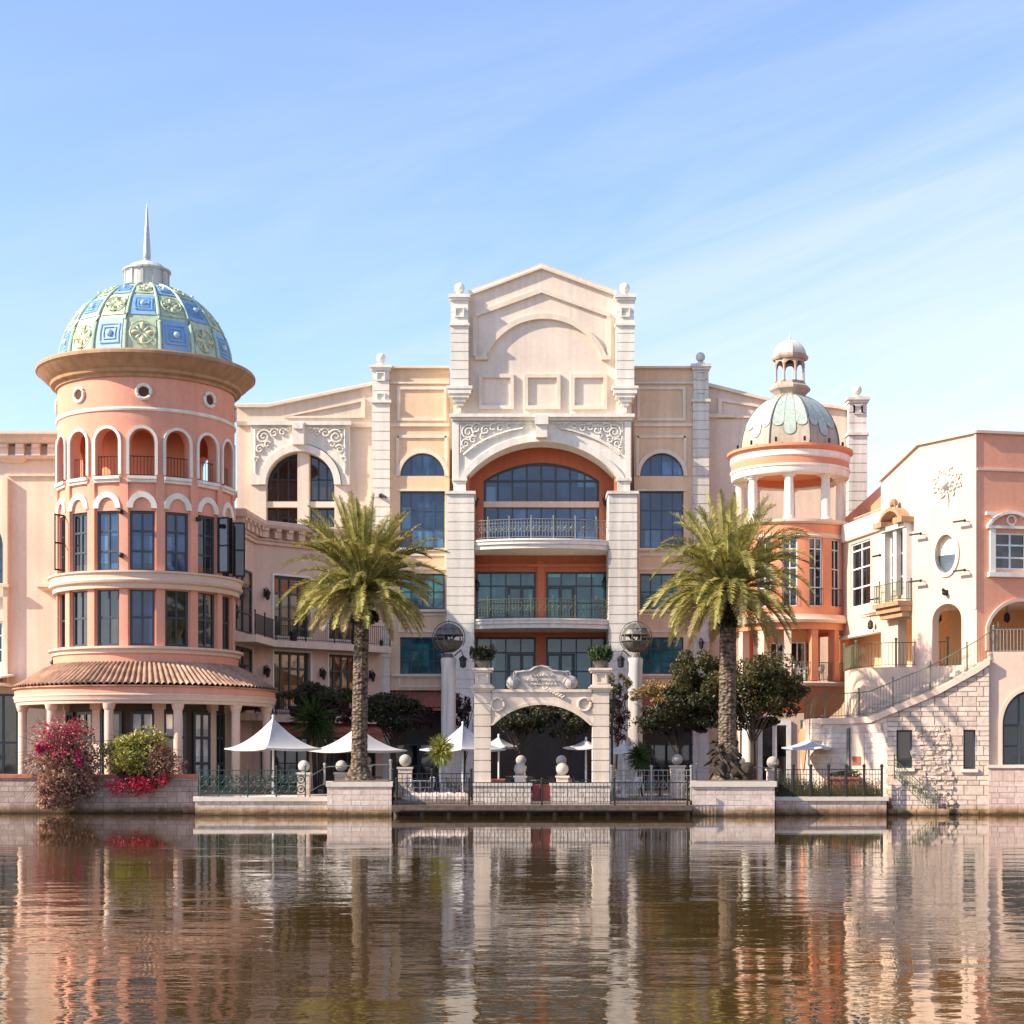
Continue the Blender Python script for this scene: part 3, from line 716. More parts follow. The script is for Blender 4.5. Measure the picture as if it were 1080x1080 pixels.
    b.build('shopfront', DARKW, mainb)
    for x0, x1 in ((412, 471), (673, 731)):
        b = MB(); tiles(b, F, u(x0), u(x1), wz(729), wz(748), .0, 1.9); b.build('tiled_awning', TILE2, mainb)
        for k in range(2): a = u(x0)+.2+(u(x1)-u(x0)-.4)*k/2; window(mainb, F, a, a+1.4, GZ+.1, GZ+2.6, 2, 2, d=.03, gm=GDARK, name='shop_window')
    b = MB(); b.box(u(495), u(648), 0, 1.2, wz(738), wz(731), F); b.build('canopy_beam', PINK, mainb)
    for x in (392+9, ):
        wall_lantern(mainb, FY(92.3), FY(92.3).u(402), FY(92.3).w(680))
    wall_lantern(mainb, FY(92.3), FY(92.3).u(739), FY(92.3).w(680))
    F1 = FY(93.4)
    for x, y in ((502, 530), (638, 530), (503, 618), (638, 615)): wall_lantern(mainb, F1, F1.u(x), F1.w(y))
    for x in (402,):
        F2_ = FY(92.3); bb = MB(F2_); bb.box(F2_.u(x)-.1, F2_.u(x)+.1, 0, .3, F2_.w(525), F2_.w(522)); bb.tube([(F2_.u(x), .3, F2_.w(522)), (F2_.u(x)+.3, .5, F2_.w(526))], .07, 6); bb.build('floodlight', IRON, mainb)
recess()
# ============================================================ LEFT WING WITH BALCONIES
def left_wing():
    t = thing('balcony_building', 'pink building with french doors and iron balconies between domed tower and central building', 'building', (PX(330, 90), 90, .7))
    FA = F2(245.5, 82.3, 268, 86.5); FBb = F2(268, 86.5, 403, 92.0)
    lA = sqrt((PX(268,86.5)-PX(245.5,82.3))**2+4.2**2); lB = sqrt((PX(403,92)-PX(268,86.5))**2+5.5**2)
    zt = PZ(548, 86.5)-.95
    specs = [(FA, lA, [], None), (FBb, lB, [], None)]
    # french doors on segment B: pixel columns
    u = FBb.u
    cols = [(289, 327), (347, 378)]
    rows = [(8.85, 12.1), (4.95, 8.1)]
    holesB = [[(u(a), r0), (u(c), r0), (u(c), r1), (u(a), r1)] for a, c in cols for r0, r1 in rows]
    ua = FA.u; aw = (lA*.12, lA*.93)
    holesA = [[(aw[0], r0), (aw[1], r0), (aw[1], r1), (aw[0], r1)] for r0, r1 in rows]
    b = MB(); b.wall(FA, [(0, .7), (lA, .7), (lA, zt), (0, zt)], holesA, .4); b.wall(FBb, [(0, .7), (lB, .7), (lB, zt), (0, zt)], holesB, .4)
    b.build('wall', PINK, t)
    # cornice with dentils
    b = MB(); pr = [(-.5, 0), (.18, 0), (.18, .14), (.3, .2), (.3, .28), (-.5, .28)]; pr2 = [(-.5, .75), (.62, .75), (.72, .9), (.72, 1.08), (.6, 1.14), (-.5, 1.14)]
    for F, l in ((FA, lA), (FBb, lB)):
        b.rake(F, (0, zt-.3), (l, zt-.3), pr); b.rake(F, (0, zt-.25), (l, zt-.25), pr2)
        b.box(0, l, -.4, .1, zt-.05, zt+.55, F)
        n = int(l/.75)
        for k in range(n): b.box(.2+k*l/n, .2+k*l/n+.38, .1, .5, zt+.02, zt+.5, F); b.box(.24+k*l/n, .2+k*l/n+.34, .1, .62, zt+.35, zt+.49, F)
    b.build('cornice', PINK, t)
    for a, c in cols:
        for k, (r0, r1) in enumerate(rows):
            w_ = window(t, FBb, u(a), u(c), r0, r1, 4, 3, d=-.3, fm=FRD, gm=GWARM if k else GDARK, bar=.12, fr=.14, hb=[.32, .72], name='french_door')
            s = MB(); frame_panel(s, FBb, u(a)-.12, u(c)+.12, r0-.02, r1+.1, .1, 0, .05); s.build('door_surround', WHITE, t)
    for k, (r0, r1) in enumerate(rows): window(t, FA, aw[0], aw[1], r0, r1, 2, 3, d=-.12, gm=GWARM, bar=.09, fr=.1, hb=[.32, .72], name='french_door')
    for k, px in enumerate((279, 338, 390)):
        for wz in (11.0, 6.95): wall_lantern(t, FBb, u(px), wz)
    # balconies
    for k, zz in enumerate((8.6, 4.7)):
        b = MB(); off = 1.1
        p0 = FA.pt(0, 0, 0); pts = [FA.pt(0.3, off, 0), FBb.pt(.55, off, 0), FBb.pt(lB-.2, off, 0)]
        inner = [FA.pt(0, -.1, 0), FBb.pt(0, -.1, 0), FBb.pt(lB-.2, -.1, 0)]
        vs = [(p[0], p[1], z) for z in (zz-.35, zz) for p in pts+inner]
        b.add(vs, [(0,1,7,6),(1,2,8,7),(2,5,11,8),(0,3,9,6),(0,1,4,3),(1,2,5,4),(6,7,10,9),(7,8,11,10)])
        bal = b.build('balcony', WINGP, t)
        railing([(p[0], p[1], zz) for p in (FA.pt(.35, off-.06, 0), FBb.pt(.5, off-.06, 0), FBb.pt(lB-.25, off-.06, 0))], 1.05, 1.8, .13, IRON, 'railing', bal, r=.014, pr=.035)
        b = MB()
        for px in (300, 365): 
            p = FBb.pt(u(px), off-.25, 0); b.cyl((p[0], p[1]), .18, .26, zz, zz+.5, 10)
        b.split('planter_box', IRON, bal)
    b = MB(); tiles(b, FBb, u(284), lB, 4.55, 3.75, .0, 1.6); b.build('tiled_awning', TILE2, t)
    b = MB(); b.add([FA.pt(0, -.4, .7), FBb.pt(0, -.4, .7), FBb.pt(lB, -.4, .7), FBb.pt(lB, -1, .7), (PX(250, 94), 96, .7), (PX(243, 80), 94, .7)]
                    + [(p[0], p[1], zt+.6) for p in (FA.pt(0, -.4, 0), FBb.pt(0, -.4, 0), FBb.pt(lB, -.4, 0), FBb.pt(lB, -1, 0), (PX(250, 94), 96, 0), (PX(243, 80), 94, 0))],
                    [(6,7,8,9,10,11)]+[(i, (i+1) % 6, 6+(i+1) % 6, 6+i) for i in range(2, 6)]); b.build('flat_roof', SOFFIT, t)
    window(t, FBb, u(275), u(325), .8, 3.6, 4, 2, d=.02, gm=GDARK, name='shop_window'); window(t, FBb, u(335), u(395), .8, 3.6, 4, 2, d=.02, gm=GDARK, name='shop_window')
left_wing()
# ============================================================ DOMED TOWER
def tower():
    CY = 80.5; CX = PX(155, CY); c = (CX, CY); R = 4.19; K = 16
    t = thing('domed_tower', 'round salmon tower with open arched loggia and blue and green tiled dome', 'tower', (CX, CY, .7))
    ph0 = radians(9.4); phs = [ph0+2*pi*k/K for k in range(K)]
    hw = .58/R
    ops3 = [(p, hw, 15.42, 17.0, .62) for p in phs]
    b = MB(); b.ringwall(c, R, .5, 15.1, 20.1, ops3); b.build('upper_drum', SALM, t, smooth=True)
    ops = [(p, hw, 11.06, 13.84, 0) for p in phs]+[]
    b = MB(); b.ringwall(c, R-.06, .4, 10.2, 15.1, ops); b.build('middle_drum', SALM, t, smooth=True)
    b = MB(); b.ringwall(c, R-.06, .4, 6.6, 10.3, [(p, hw, 7.62, 10.26, 0) for p in phs]); b.build('lower_drum', SALM, t, smooth=True)
    b = MB(); b.lathe(c, [(2.3, 15.2), (2.3, 19.9)], 48); b.build('loggia_core', SALM2, t, smooth=True)
    b = MB(); b.lathe(c, [(.01, 15.35), (R-.4, 15.35), (R-.4, 15.1), (.01, 15.1)], 64); b.lathe(c, [(.01, 18.9), (R-.3, 18.9)], 64); b.lathe(c, [(.01, 6.7), (R-.3, 6.7), (R-.3, 15.0)], 48); b.build('loggia_floor', SALM2, t)
    # piers between the windows, standing a little proud
    for k in range(K):
        a = phs[k]+pi/K
        b = MB(); hw2 = pi/K-hw-.012; z0, z1 = 10.95, 15.35
        for (za, zb) in ((7.6, 10.25), (10.95, 15.3)):
            n = 4; vs = []
            for i in range(n+1):
                an = a-hw2+2*hw2*i/n
                for r in (R+.05, R-.2):
                    for z in (za, zb): vs.append((c[0]+r*sin(an), c[1]-r*cos(an), z))
            fs = []
            for i in range(n): o = 4*i; fs += [(o, o+4, o+5, o+1), (o+2, o+6, o+7, o+3), (o, o+4, o+6, o+2), (o+1, o+5, o+7, o+3)]
            fs += [(0, 1, 3, 2), (4*n, 4*n+1, 4*n+3, 4*n+2)]; b.add(vs, fs)
        b.build('pier', SALM, t)
    for k, p in enumerate(phs):
        F = ring_frame(CX, CY, R, p)
        # white rings round the loggia arches, blind arches and sills
        b = MB(F)
        b.archband(F, -.58, .58, 17.0, .62, .13, -.04, .05, 14, legs=1.5)
        b.archband(F, -.42, .42, 13.95, .5, .26, -.12, .05, 14)
        for (z0, z1, e) in ((15.28, 15.42, .14), (15.14, 15.28, .05)): b.box(-.66, .66, -.2, e, z0, z1)
        b.build('arch_trim', WHITE, t)
        if cos(p-radians(12)) > -.25:
            railing([F.pt(-.55, -.25, 15.42), F.pt(.55, -.25, 15.42)], .95, 2, .14, IRON, 'loggia_railing', t, r=.012, posts=False)
            wo = window(t, F, -.56, .56, 11.06, 13.84, 2, 3, d=-.26, gm=GBLUE if k in (0, 1, 15) else GDARK, bar=.09, fr=.11)
            window(t, F, -.56, .56, 7.62, 10.26, 2, 2, d=-.26, gm=GBLUE if k == 0 else GDARK, bar=.09, fr=.11, hb=[.5])
    # open shutters on the right hand and left hand windows
    for k, (p, sg) in enumerate(((phs[2], 1), (phs[3], -1), (phs[3], 1), (phs[13], 1))):
        F = ring_frame(CX, CY, R, p); b = MB(F)
        x = sg*.58; dx = sg*.18; 
        for (a0, a1) in ((0, .06), (.48, .54)):
            for z0, z1 in ((11.2, 13.84),): b.add([(x+dx*a0*2, .02+a0*1.0, z0), (x+dx*a1*2, .02+a1, z0), (x+dx*a1*2, .02+a1, z1), (x+dx*a0*2, .02+a0, z1), (x+dx*a0*2+.04, .02+a0, z0), (x+dx*a1*2+.04, .02+a1, z0), (x+dx*a1*2+.04, .02+a1, z1), (x+dx*a0*2+.04, .02+a0, z1)], [(0,1,2,3),(4,5,6,7),(0,1,5,4),(2,3,7,6),(1,2,6,5),(0,3,7,4)])
        for z0 in (11.2, 12.45, 13.76):
            b.add([(x, .02, z0), (x+dx*1.08, .56, z0), (x+dx*1.08, .56, z0+.08), (x, .02, z0+.08), (x+.04, .02, z0), (x+dx*1.08+.04, .56, z0), (x+dx*1.08+.04, .56, z0+.08), (x+.04, .02, z0+.08)], [(0,1,2,3),(4,5,6,7),(0,1,5,4),(2,3,7,6),(1,2,6,5),(0,3,7,4)])
        sh = b.build('casement', IRON, t)
        if k == 3: continue
        g = MB(F); g.add([(x+.02, .04, 11.25), (x+dx+.02, .54, 11.25), (x+dx+.02, .54, 13.8), (x+.02, .04, 13.8)], [(0,1,2,3)]); g.build('pane', GDARK, sh, fix=False)
    # rings
    b = MB()
    b.lathe(c, [(R-.1, 18.42), (R+.06, 18.44), (R+.09, 18.52), (R+.06, 18.6), (R-.1, 18.62)], 96)
    b.build('string_course', WHITE, t, smooth=True)
    b = MB(); b.lathe(c, [(R-.2, 10.25), (R+.22, 10.25), (R+.24, 10.45), (R+.38, 10.52), (R+.42, 10.62), (R+.36, 10.7), (R+.36, 10.9), (R+.46, 10.96), (R+.46, 11.04), (R-.2, 11.06)], 96)
    b.build('balcony_ring', CREAM, t, smooth=True)
    b = MB(); b.lathe(c, [(R-.2, 7.25), (R+.28, 7.27), (R+.3, 7.4), (R+.44, 7.48), (R+.44, 7.58), (R-.2, 7.61)], 96)
    b.build('balcony_ring', CREAM, t, smooth=True)
    b = MB(); b.lathe(c, [(R+.18, 6.5), (R+.2, 7.27)], 96); b.build('apron', SALM, t, smooth=True)
    b = MB(); b.lathe(c, [(R-.1, 20.0), (R+.1, 20.0), (R+.12, 20.14), (R+.32, 20.2), (R+.36, 20.34), (R+.42, 20.38), (R+.62, 20.52), (R+.82, 20.72), (R+.9, 20.78), (R+.95, 20.84), (R+1.02, 20.88), (R+1.02, 21.0), (R+.96, 21.08), (R-.2, 21.22)], 96)
    b.build('dome_cornice', COPP, t, smooth=True)
    # oculi
    for k in range(8):
        p = phs[0]-radians(0)+2*pi*k/8 ; F = ring_frame(CX, CY, R+.01, p+radians(1))
        b = MB(F); b.tube([(.32*cos(a), .02, 19.3+.32*sin(a)) for a in [2*pi*i/20 for i in range(21)]], .085, 8)
        o = b.build('oculus', WHITE, t, smooth=True)
        b = MB(F); b.wall(F, [(.28*cos(2*pi*i/20), 19.3+.28*sin(2*pi*i/20)) for i in range(20)], (), .03, .015); b.build('louvre', LOUV, o)
    # dome
    DR, DH, DZ = 4.10, 4.2, 21.12
    def dp(a, e, r=0): rr = (DR+r)*cos(e); return (c[0]+rr*sin(a), c[1]-rr*cos(a), DZ+(DH+r)*sin(e))
    def fac(a0, e, s, r=0):                    # flat facet between two ribs, s in 0..1
        A = Vector(dp(a0-pi/K, e, r)); B = Vector(dp(a0+pi/K, e, r)); return tuple(A.lerp(B, s))
    b = MB(); n = 14; E = [radians(75)*i/n for i in range(n+1)]
    for p in phs: b.add([fac(p, e, s) for e in E for s in (0, 1)], [(2*i, 2*i+1, 2*i+3, 2*i+2) for i in range(n)])
    b.build('dome_shell', CGREEN, t)
    b = MB()
    for p in phs:
        pass
    for p in phs:
        b = MB(); b.tube([dp(p+pi/K, e, .03) for e in E], .09, 6, .05); b.build('rib', CRIB, t, smooth=True)
    rows = [(radians(2), radians(24.5)), (radians(26), radians(46)), (radians(47.5), radians(63))]
    for k, p in enumerate(phs):
        for r_, (e0, e1) in enumerate(rows):
            blue = (k+r_) % 2 == 1
            b = MB(); m = 4; mg = .1
            grid = lambda s0, s1, f0, f1, r: [fac(p, e0+(e1-e0)*(f0+(f1-f0)*j/m), s0+(s1-s0)*i/m, r) for j in range(m+1) for i in range(m+1)]
            gf = [(j*(m+1)+i, j*(m+1)+i+1, (j+1)*(m+1)+i+1, (j+1)*(m+1)+i) for j in range(m) for i in range(m)]
            ctr = Vector(fac(p, (e0+e1)/2, .5, .06)); ux = (Vector(fac(p, (e0+e1)/2, 1))-Vector(fac(p, (e0+e1)/2, 0))); W = ux.length; ux.normalize()
            uz = (Vector(fac(p, e1, .5))-Vector(fac(p, e0, .5))); H = uz.length; uz.normalize(); un = ux.cross(uz); 
            if un.dot(ctr-Vector((c[0], c[1], DZ))) < 0: un = -un
            fr_ = min(W*.8, H)*.5
            class LF:
                def pt(s, x, y, z): v = ctr+ux*x+un*y+uz*z; return tuple(v)
            lf = LF()
            b.m = 0; b.add(grid(mg, 1-mg, .03, .97, .035), gf)
            if blue:
                b.m = 1
                for s_ in (.78, .5):
                    a = fr_*s_
                    frame_panel(b, lf, -a, a, -a, a, .045, 0, .025)
                b.m = 2; b.lathe((0, 0), [(.001, 0)], 3) if 0 else None
                vs = []; nn = 12
                for i in range(4):
                    rr = fr_*.27*cos(i*pi/6.5); hh = .16*sin(i*pi/6.5)
                    for j in range(nn): vs.append((rr*cos(2*pi*j/nn), hh, rr*sin(2*pi*j/nn)))
                b.add(vs, [(i*nn+j, i*nn+(j+1) % nn, (i+1)*nn+(j+1) % nn, (i+1)*nn+j) for i in range(3) for j in range(nn)]+[tuple(3*nn+j for j in range(nn))], lf)
                b.build('blue_panel', [CBLUE, CBLUE, CBLUE2], t)
            else:
                b.m = 1
                b.tube([(fr_*.92*cos(a), .02, fr_*.92*sin(a)) for a in [2*pi*i/16 for i in range(17)]], .03, 5, F=lf)
                for j in range(4):
                    a = j*pi/2; b.m = 2
                    for (r0, rw, hh) in ((.55, .26, .1),):
                        cx_, cz_ = fr_*.58*cos(a), fr_*.58*sin(a); vs = [(cx_, hh, cz_)]+[(cx_+fr_*(.36*cos(a)*cos(q_)-.2*sin(a)*sin(q_)), 0.01, cz_+fr_*(.36*sin(a)*cos(q_)+.2*cos(a)*sin(q_))) for q_ in [2*pi*i/8 for i in range(8)]]
                        b.add(vs, [(0, 1+i, 1+(i+1) % 8) for i in range(8)], lf)
                    a += pi/4; b.m = 1; cx_, cz_ = fr_*.42*cos(a), fr_*.42*sin(a); vs = [(cx_, .07, cz_)]+[(cx_+fr_*(.28*cos(a)*cos(q_)-.1*sin(a)*sin(q_)), 0.01, cz_+fr_*(.28*sin(a)*cos(q_)+.1*cos(a)*sin(q_))) for q_ in [2*pi*i/8 for i in range(8)]]
                    b.add(vs, [(0, 1+i, 1+(i+1) % 8) for i in range(8)], lf)
                b.build('flower_panel', [CGREEN, CRIB, CYEL], t)
    b = MB(); b.lathe(c, [(1.15, 25.05), (1.06, 25.15), (1.04, 25.95), (1.16, 26.0), (1.16, 26.08), (1.0, 26.12), (.75, 26.34), (.4, 26.48), (.2, 26.5)], 24)
    for i in range(12): a = 2*pi*i/12; b.box(-.06, .06, 0, .06, 25.15, 25.95, ring_frame(CX, CY, 1.03, a))
    b.build('lantern', plaster('lantern_metal', (.60, .60, .56), streak=.3), t)
    b = MB(); b.lathe(c, [(.22, 26.45), (.22, 26.6), (.16, 26.65), (.2, 26.75), (.19, 26.95), (.1, 28.3), (.012, 29.35)], 12); b.build('spire', plain('zinc', (.42, .44, .44), .4, .5), t, smooth=True)
    # ground floor veranda
    b = MB(); n = 1120; tl = 140; vs = []; prof = [(R+.12, 6.86), (R+.7, 6.6), (R+1.3, 6.2), (R+1.75, 5.9), (R+2.1, 5.72)]
    for i in range(n):
        a = 2*pi*i/n; am = .13*abs(sin(a*tl/2))
        for r, z in prof: vs.append((c[0]+r*sin(a), c[1]-r*cos(a), z+am*(.6+.4*(r-R)/2)))
    m = len(prof); b.add(vs, [(i*m+k, ((i+1) % n)*m+k, ((i+1) % n)*m+k+1, i*m+k+1) for i in range(n) for k in range(m-1)])
    b.lathe(c, [(R+2.1, 5.72), (R+2.1, 5.66), (R+1.9, 5.64)], 96)
    b.build('veranda_roof', TILE, t, fix=False)
    b = MB(); b.lathe(c, [(R+1.75, 5.66), (R+1.98, 5.66), (R+1.98, 5.34), (R+1.6, 5.34)], 96); b.build('fascia', SALM, t, smooth=True)
    b = MB(); b.lathe(c, [(R+2.02, 5.34), (R+2.05, 5.28), (R+2.0, 5.22), (R+1.98, 5.06), (R+1.92, 5.02), (R+1.9, 4.9), (R+1.45, 4.9), (R+1.45, 5.34), (R+2.02, 5.34)], 96); b.build('beam', CREAM, t, smooth=True)
    b = MB(); b.lathe(c, [(R+1.5, 5.3), (R-.4, 5.3)], 64); b.build('veranda_ceiling', SOFFIT, t)
    for k in range(12):
        a = radians(12.4-16.5)+2*pi*k/12
        if cos(a-radians(12)) < -.1: continue
        p = (c[0]+(R+1.68)*sin(a), c[1]-(R+1.68)*cos(a))
        b = MB(); b.lathe(p, [(.001, .95), (.26, .95), (.26, 1.15), (.2, 1.2), (.2, 4.6), (.24, 4.64), (.28, 4.8), (.3, 4.9)], 16); b.build('column', CREAM, t, smooth=True)
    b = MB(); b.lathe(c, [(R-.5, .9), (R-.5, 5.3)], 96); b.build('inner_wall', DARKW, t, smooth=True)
    b = MB(); b.lathe(c, [(.01, .96), (R+2.1, .96), (R+2.1, .6)], 64); b.build('floor_slab', PAVE, t)
    for k in range(16):
        a = phs[k]
        if k % 2 == 0:
            F = ring_frame(CX, CY, R-.42, a+pi/K); b = MB(F); b.box(-.22, .22, -.1, .1, .96, 4.7); b.box(-.3, .3, -.12, .16, 4.7, 5.0); b.build('wall_pier', CREAM, t)
        if cos(a-radians(12)) > .1:
            F = ring_frame(CX, CY, R-.45, a); window(t, F, -.55, .55, .98, 4.6, 2 , 3, d=0, fm=FRD, gm=GWHITE if k in (1, 2, 15, 0) and k != 15 else GDARK, bar=.14, fr=.13, name='glazed_door')
    # bulkhead lamps between windows
    for (px, z) in ((131, 13.75), (131, 11.75), (204, 13.6)):
        s_ = (px-155)/91; a = math.asin(s_)+radians(12.4); F = ring_frame(CX, CY, R+.05, a); b = MB(F); b.box(-.07, .07, 0, .16, z-.1, z+.1); b.sph(F.pt(.0, .2, z), .12, 10, 6); b.build('bulkhead_lamp', IRON, t)
tower()
# ============================================================ LEFT TOWNHOUSE
def townhouse():
    Y = 83; F = FY(Y); u, wz = F.u, F.w
    t = thing('townhouse', 'pale peach building with bracketed cornice at the left edge', 'building', (PX(0, Y), Y, .7))
    x0, x1 = u(-190), u(70); b = MB()
    wins = []
    for c0 in (-28, -108):
        for (y0, y1, ri) in ((575, 615, 1.0), (655, 700, 0)):
            a, c_ = u(c0), u(c0+31)
            h = [(a, wz(y1)), (c_, wz(y1))]+(list(reversed(arch(a, c_, wz(y0), ri))) if ri else [(c_, wz(y0)), (a, wz(y0))]); wins.append((a, c_, wz(y1), wz(y0), ri, h))
    b.wall(F, [(x0, .7), (x1, .7), (x1, wz(470)), (x0, wz(470))], [w_[5] for w_ in wins], .5)
    b.box(x1-.3, x1, -12, -.5, .7, wz(470), F); b.box(x0, x1-.3, -12, -11.5, .7, wz(470), F); b.box(x0, x1, -11.5, -.5, wz(470)-.3, wz(470)-.05, F)
    b.build('wall', LEFTP, t)
    b = MB(); pr = [(-.5, 0), (.7, 0), (.78, .12), (.78, .24), (-.5, .3)]
    b.rake(F, (x0, wz(463)), (x1+.2, wz(463)), [(-.6, 0), (.62, 0), (.85, .1), (.85, .22), (-.6, .26)])
    b.rake(F, (x0, wz(469)), (x1+.1, wz(469)), [(-.4, 0), (.5, 0), (.6, .12), (.6, .3), (-.4, .3)])
    b.rake(F, (x0, wz(484.5)), (x1, wz(484.5)), [(0, 0), (.3, 0), (.36, .08), (.36, .16), (0, .16)])
    k = x0+.3
    while k < x1-.3: b.box(k, k+.42, 0, .42, wz(482), wz(469), F); b.box(k+.03, k+.39, .0, .5, wz(474), wz(470), F); k += .8
    for cc in range(6):
        m_ = u(14-34*cc); b.add([(m_-.75, .3, wz(484.6)), (m_+.75, .3, wz(484.6)), (m_+.45, .05, wz(489)), (m_-.45, .05, wz(489)), (m_-.75, 0, wz(484.6)), (m_+.75, 0, wz(484.6)), (m_+.45, 0, wz(489)), (m_-.45, 0, wz(489))], [(0,1,2,3),(0,4,7,3),(1,5,6,2),(3,2,6,7),(0,1,5,4)], F)
    b.build('cornice', LEFTP, t)
    b = MB()
    for c0 in (5, -75): b.box(u(c0), u(c0+4.5), 0, .28, wz(725), wz(505), F)
    for c0 in (-32, -112): b.box(u(c0)-.2, u(c0+4), 0, .28, wz(725), wz(505), F)
    b.box(u(8), u(62), 0, .12, wz(502.5), wz(500.5), F)
    b.box(u(-190), u(12), .28, .5, wz(620), wz(617), F); b.box(u(40), u(64), 0, .5, wz(620), wz(617), F); b.box(u(44), u(62), 0, .32, wz(623), wz(620), F)
    b.split('pilaster', LEFTP, t)
    for (a, c_, w0, w1, ri, h) in wins: window(t, F, a, c_, w0, w1, 3, 3, rise=ri, fm=FRW if ri == 0 else FRB, gm=GTEAL, bar=.08)
    b = MB(); b.box(x0, u(14), 0, 2.6, wz(725), wz(722), F)
    b.add([(x0, 0, wz(707)), (u(16), 0, wz(711)), (u(16), 2.4, wz(716)), (x0, 2.4, wz(716)), (x0, 0, wz(709)), (u(16), 0, wz(713)), (u(16), 2.4, wz(718)), (x0, 2.4, wz(718))], [(0,1,2,3),(4,5,6,7),(2,3,7,6),(1,2,6,5)], F)
    b.build('canopy', FRW, t)
    window(t, F, u(-60), u(20), .8, wz(732), 5, 2, d=.05, gm=GDARK, bar=.1, name='shopfront')
    b = MB(); p = F.pt(u(57), .3, 0); b.tube([(p[0], p[1], wz(686)), (p[0], p[1], wz(698))], .02, 5); b.sph((p[0], p[1], wz(699)), .12, 8, 6); b.box(u(57)-.05, u(57)+.05, 0, .3, wz(687), wz(686), F); b.build('pendant_lamp', IRON, t)
townhouse()
# ============================================================ DOMED ROTUNDA
def rotunda():
    CY = 82.0; CX = PX(833, CY); c = (CX, CY); R = 2.85; K = 14; va = -radians(9.5)
    t = thing('domed_rotunda', 'coral rotunda with ring of white columns and pale green ribbed dome', 'rotunda', (CX, CY, .7))
    phs = [va+2*pi*k/K for k in range(K)]; hw = .36/R
    b = MB(); b.ringwall(c, R, .3, 9.3, 13.2, [(p, hw, 9.7, 12.98, 0) for p in phs]); b.build('window_drum', SALM2, t, smooth=True)
    for k, p in enumerate(phs):
        if cos(p-va) < -.2: continue
        F = ring_frame(CX, CY, R, p); window(t, F, -.35, .35, 9.7, 12.98, 2, 4, d=-.2, fm=FRW, gm=GDARK, bar=.05, fr=.06, hb=[.28, .56, .84])
        railing([F.pt(-.35, .04, 9.7), F.pt(.35, .04, 9.7)], .85, 2, .1, IRON, 'window_railing', t, posts=False, r=.008)
    b = MB()
    b.lathe(c, [(R-.1, 12.98), (R+.06, 13.0), (R+.1, 13.08), (R+.04, 13.12), (R+.04, 13.2)], 96)
    b.lathe(c, [(R-.1, 13.62), (R+.1, 13.66), (R+.2, 13.74), (R+.2, 13.86), (R-.3, 13.9), (.01, 13.9)], 96)
    b.lathe(c, [(R-.1, 8.9), (R+.35, 8.92), (R+.4, 9.05), (R+.34, 9.12), (R+.3, 9.3), (R-.1, 9.34)], 96)
    b.split('ring_moulding', CREAM, t, smooth=True)
    b = MB(); b.lathe(c, [(R+.04, 13.2), (R+.04, 13.62)], 96); b.build('frieze', SALM2, t, smooth=True)
    # columns
    for k in range(8):
        a = va+2*pi*k/8 + radians(-1); p = (c[0]+2.45*sin(a), c[1]-2.45*cos(a))
        b = MB(); b.lathe(p, [(.3, 13.88), (.3, 14.0), (.24, 14.05), (.235, 15.0), (.2, 15.95), (.26, 15.98), (.27, 16.06)], 16)
        F = ring_frame(CX, CY, 2.45, a); b.box(-.32, .32, -.3, .3, 16.06, 16.14, F)
        b.build('column', WHITE, t, smooth=True)
    b = MB(); b.lathe(c, [(R-.75, 16.12), (R-.02, 16.12), (R+.03, 16.2), (R+.03, 16.4), (R+.09, 16.45), (R+.09, 16.55)], 96)
    b.lathe(c, [(R-.75, 16.14), (R-.75, 16.5), (.01, 16.5)], 48)
    b.lathe(c, [(R+.02, 16.88), (R+.08, 16.95), (R+.08, 17.2), (R+.02, 17.22)], 96); b.build('entablature', WHITE, t, smooth=True)
    b = MB(); b.lathe(c, [(R+.05, 16.55), (R+.02, 16.88)], 96); b.lathe(c, [(R+.02, 17.2), (R+.12, 17.3), (R+.22, 17.36), (R+.22, 17.48), (R-.6, 17.56)], 96); b.build('cornice', SALM2, t, smooth=True)
    b = MB(); b.lathe(c, [(.01, 16.47), (R-.8, 16.47), (R-.8, 16.15)], 48); b.build('dome_ceiling', SALM2, t)
    # dome: eight flat faces
    DR, DH, DZ = 2.55, 2.85, 17.52; n = 12; a8 = [va+radians(0)+2*pi*k/8 for k in range(8)]
    def dp(a, e, r=0): rr = (DR+r)*cos(e); return Vector((c[0]+rr*sin(a), c[1]-rr*cos(a), DZ+(DH+r)*sin(e)))
    b = MB(); E = [radians(74)*i/n for i in range(n+1)]
    for a in a8:
        vs = [tuple(dp(a-pi/8, e).lerp(dp(a+pi/8, e), s)) for e in E for s in (0, .5, 1)]
        b.add(vs, [(3*i+j, 3*i+j+1, 3*i+j+4, 3*i+j+3) for i in range(n) for j in (0, 1)])
    b.build('dome_shell', DCREAM, t)
    for a in a8:
        b = MB(); b.tube([tuple(dp(a+pi/8, e, .01)) for e in E], .045, 5, .03); b.build('rib', DRIB, t)
        for j, (s0, e0) in enumerate(((.19, 19), (.5, 10), (.81, 19))):
            b = MB(); m = 16; ea, eb = radians(e0), radians(73); W = .155; vs = []
            for i in range(m+1):
                qq = (i/m)**1.8; e = ea+(eb-ea)*qq; dd_ = (e-ea)*2.7/.27; wd = W*(sqrt(1-(1-min(1, dd_))**2)+.001)
                for s in (s0-wd, s0+wd): vs.append(tuple(dp(a-pi/8, e, .03).lerp(dp(a+pi/8, e, .03), s)))
            b.add(vs, [(2*i, 2*i+1, 2*i+3, 2*i+2) for i in range(m)])
            o = b.build('petal', DPET, t)
            b = MB(); P = vs[0::2][::-1]+vs[1::2]; b.tube(P, .009, 4); b.build('petal_edge', DRIB, o)
    b = MB()
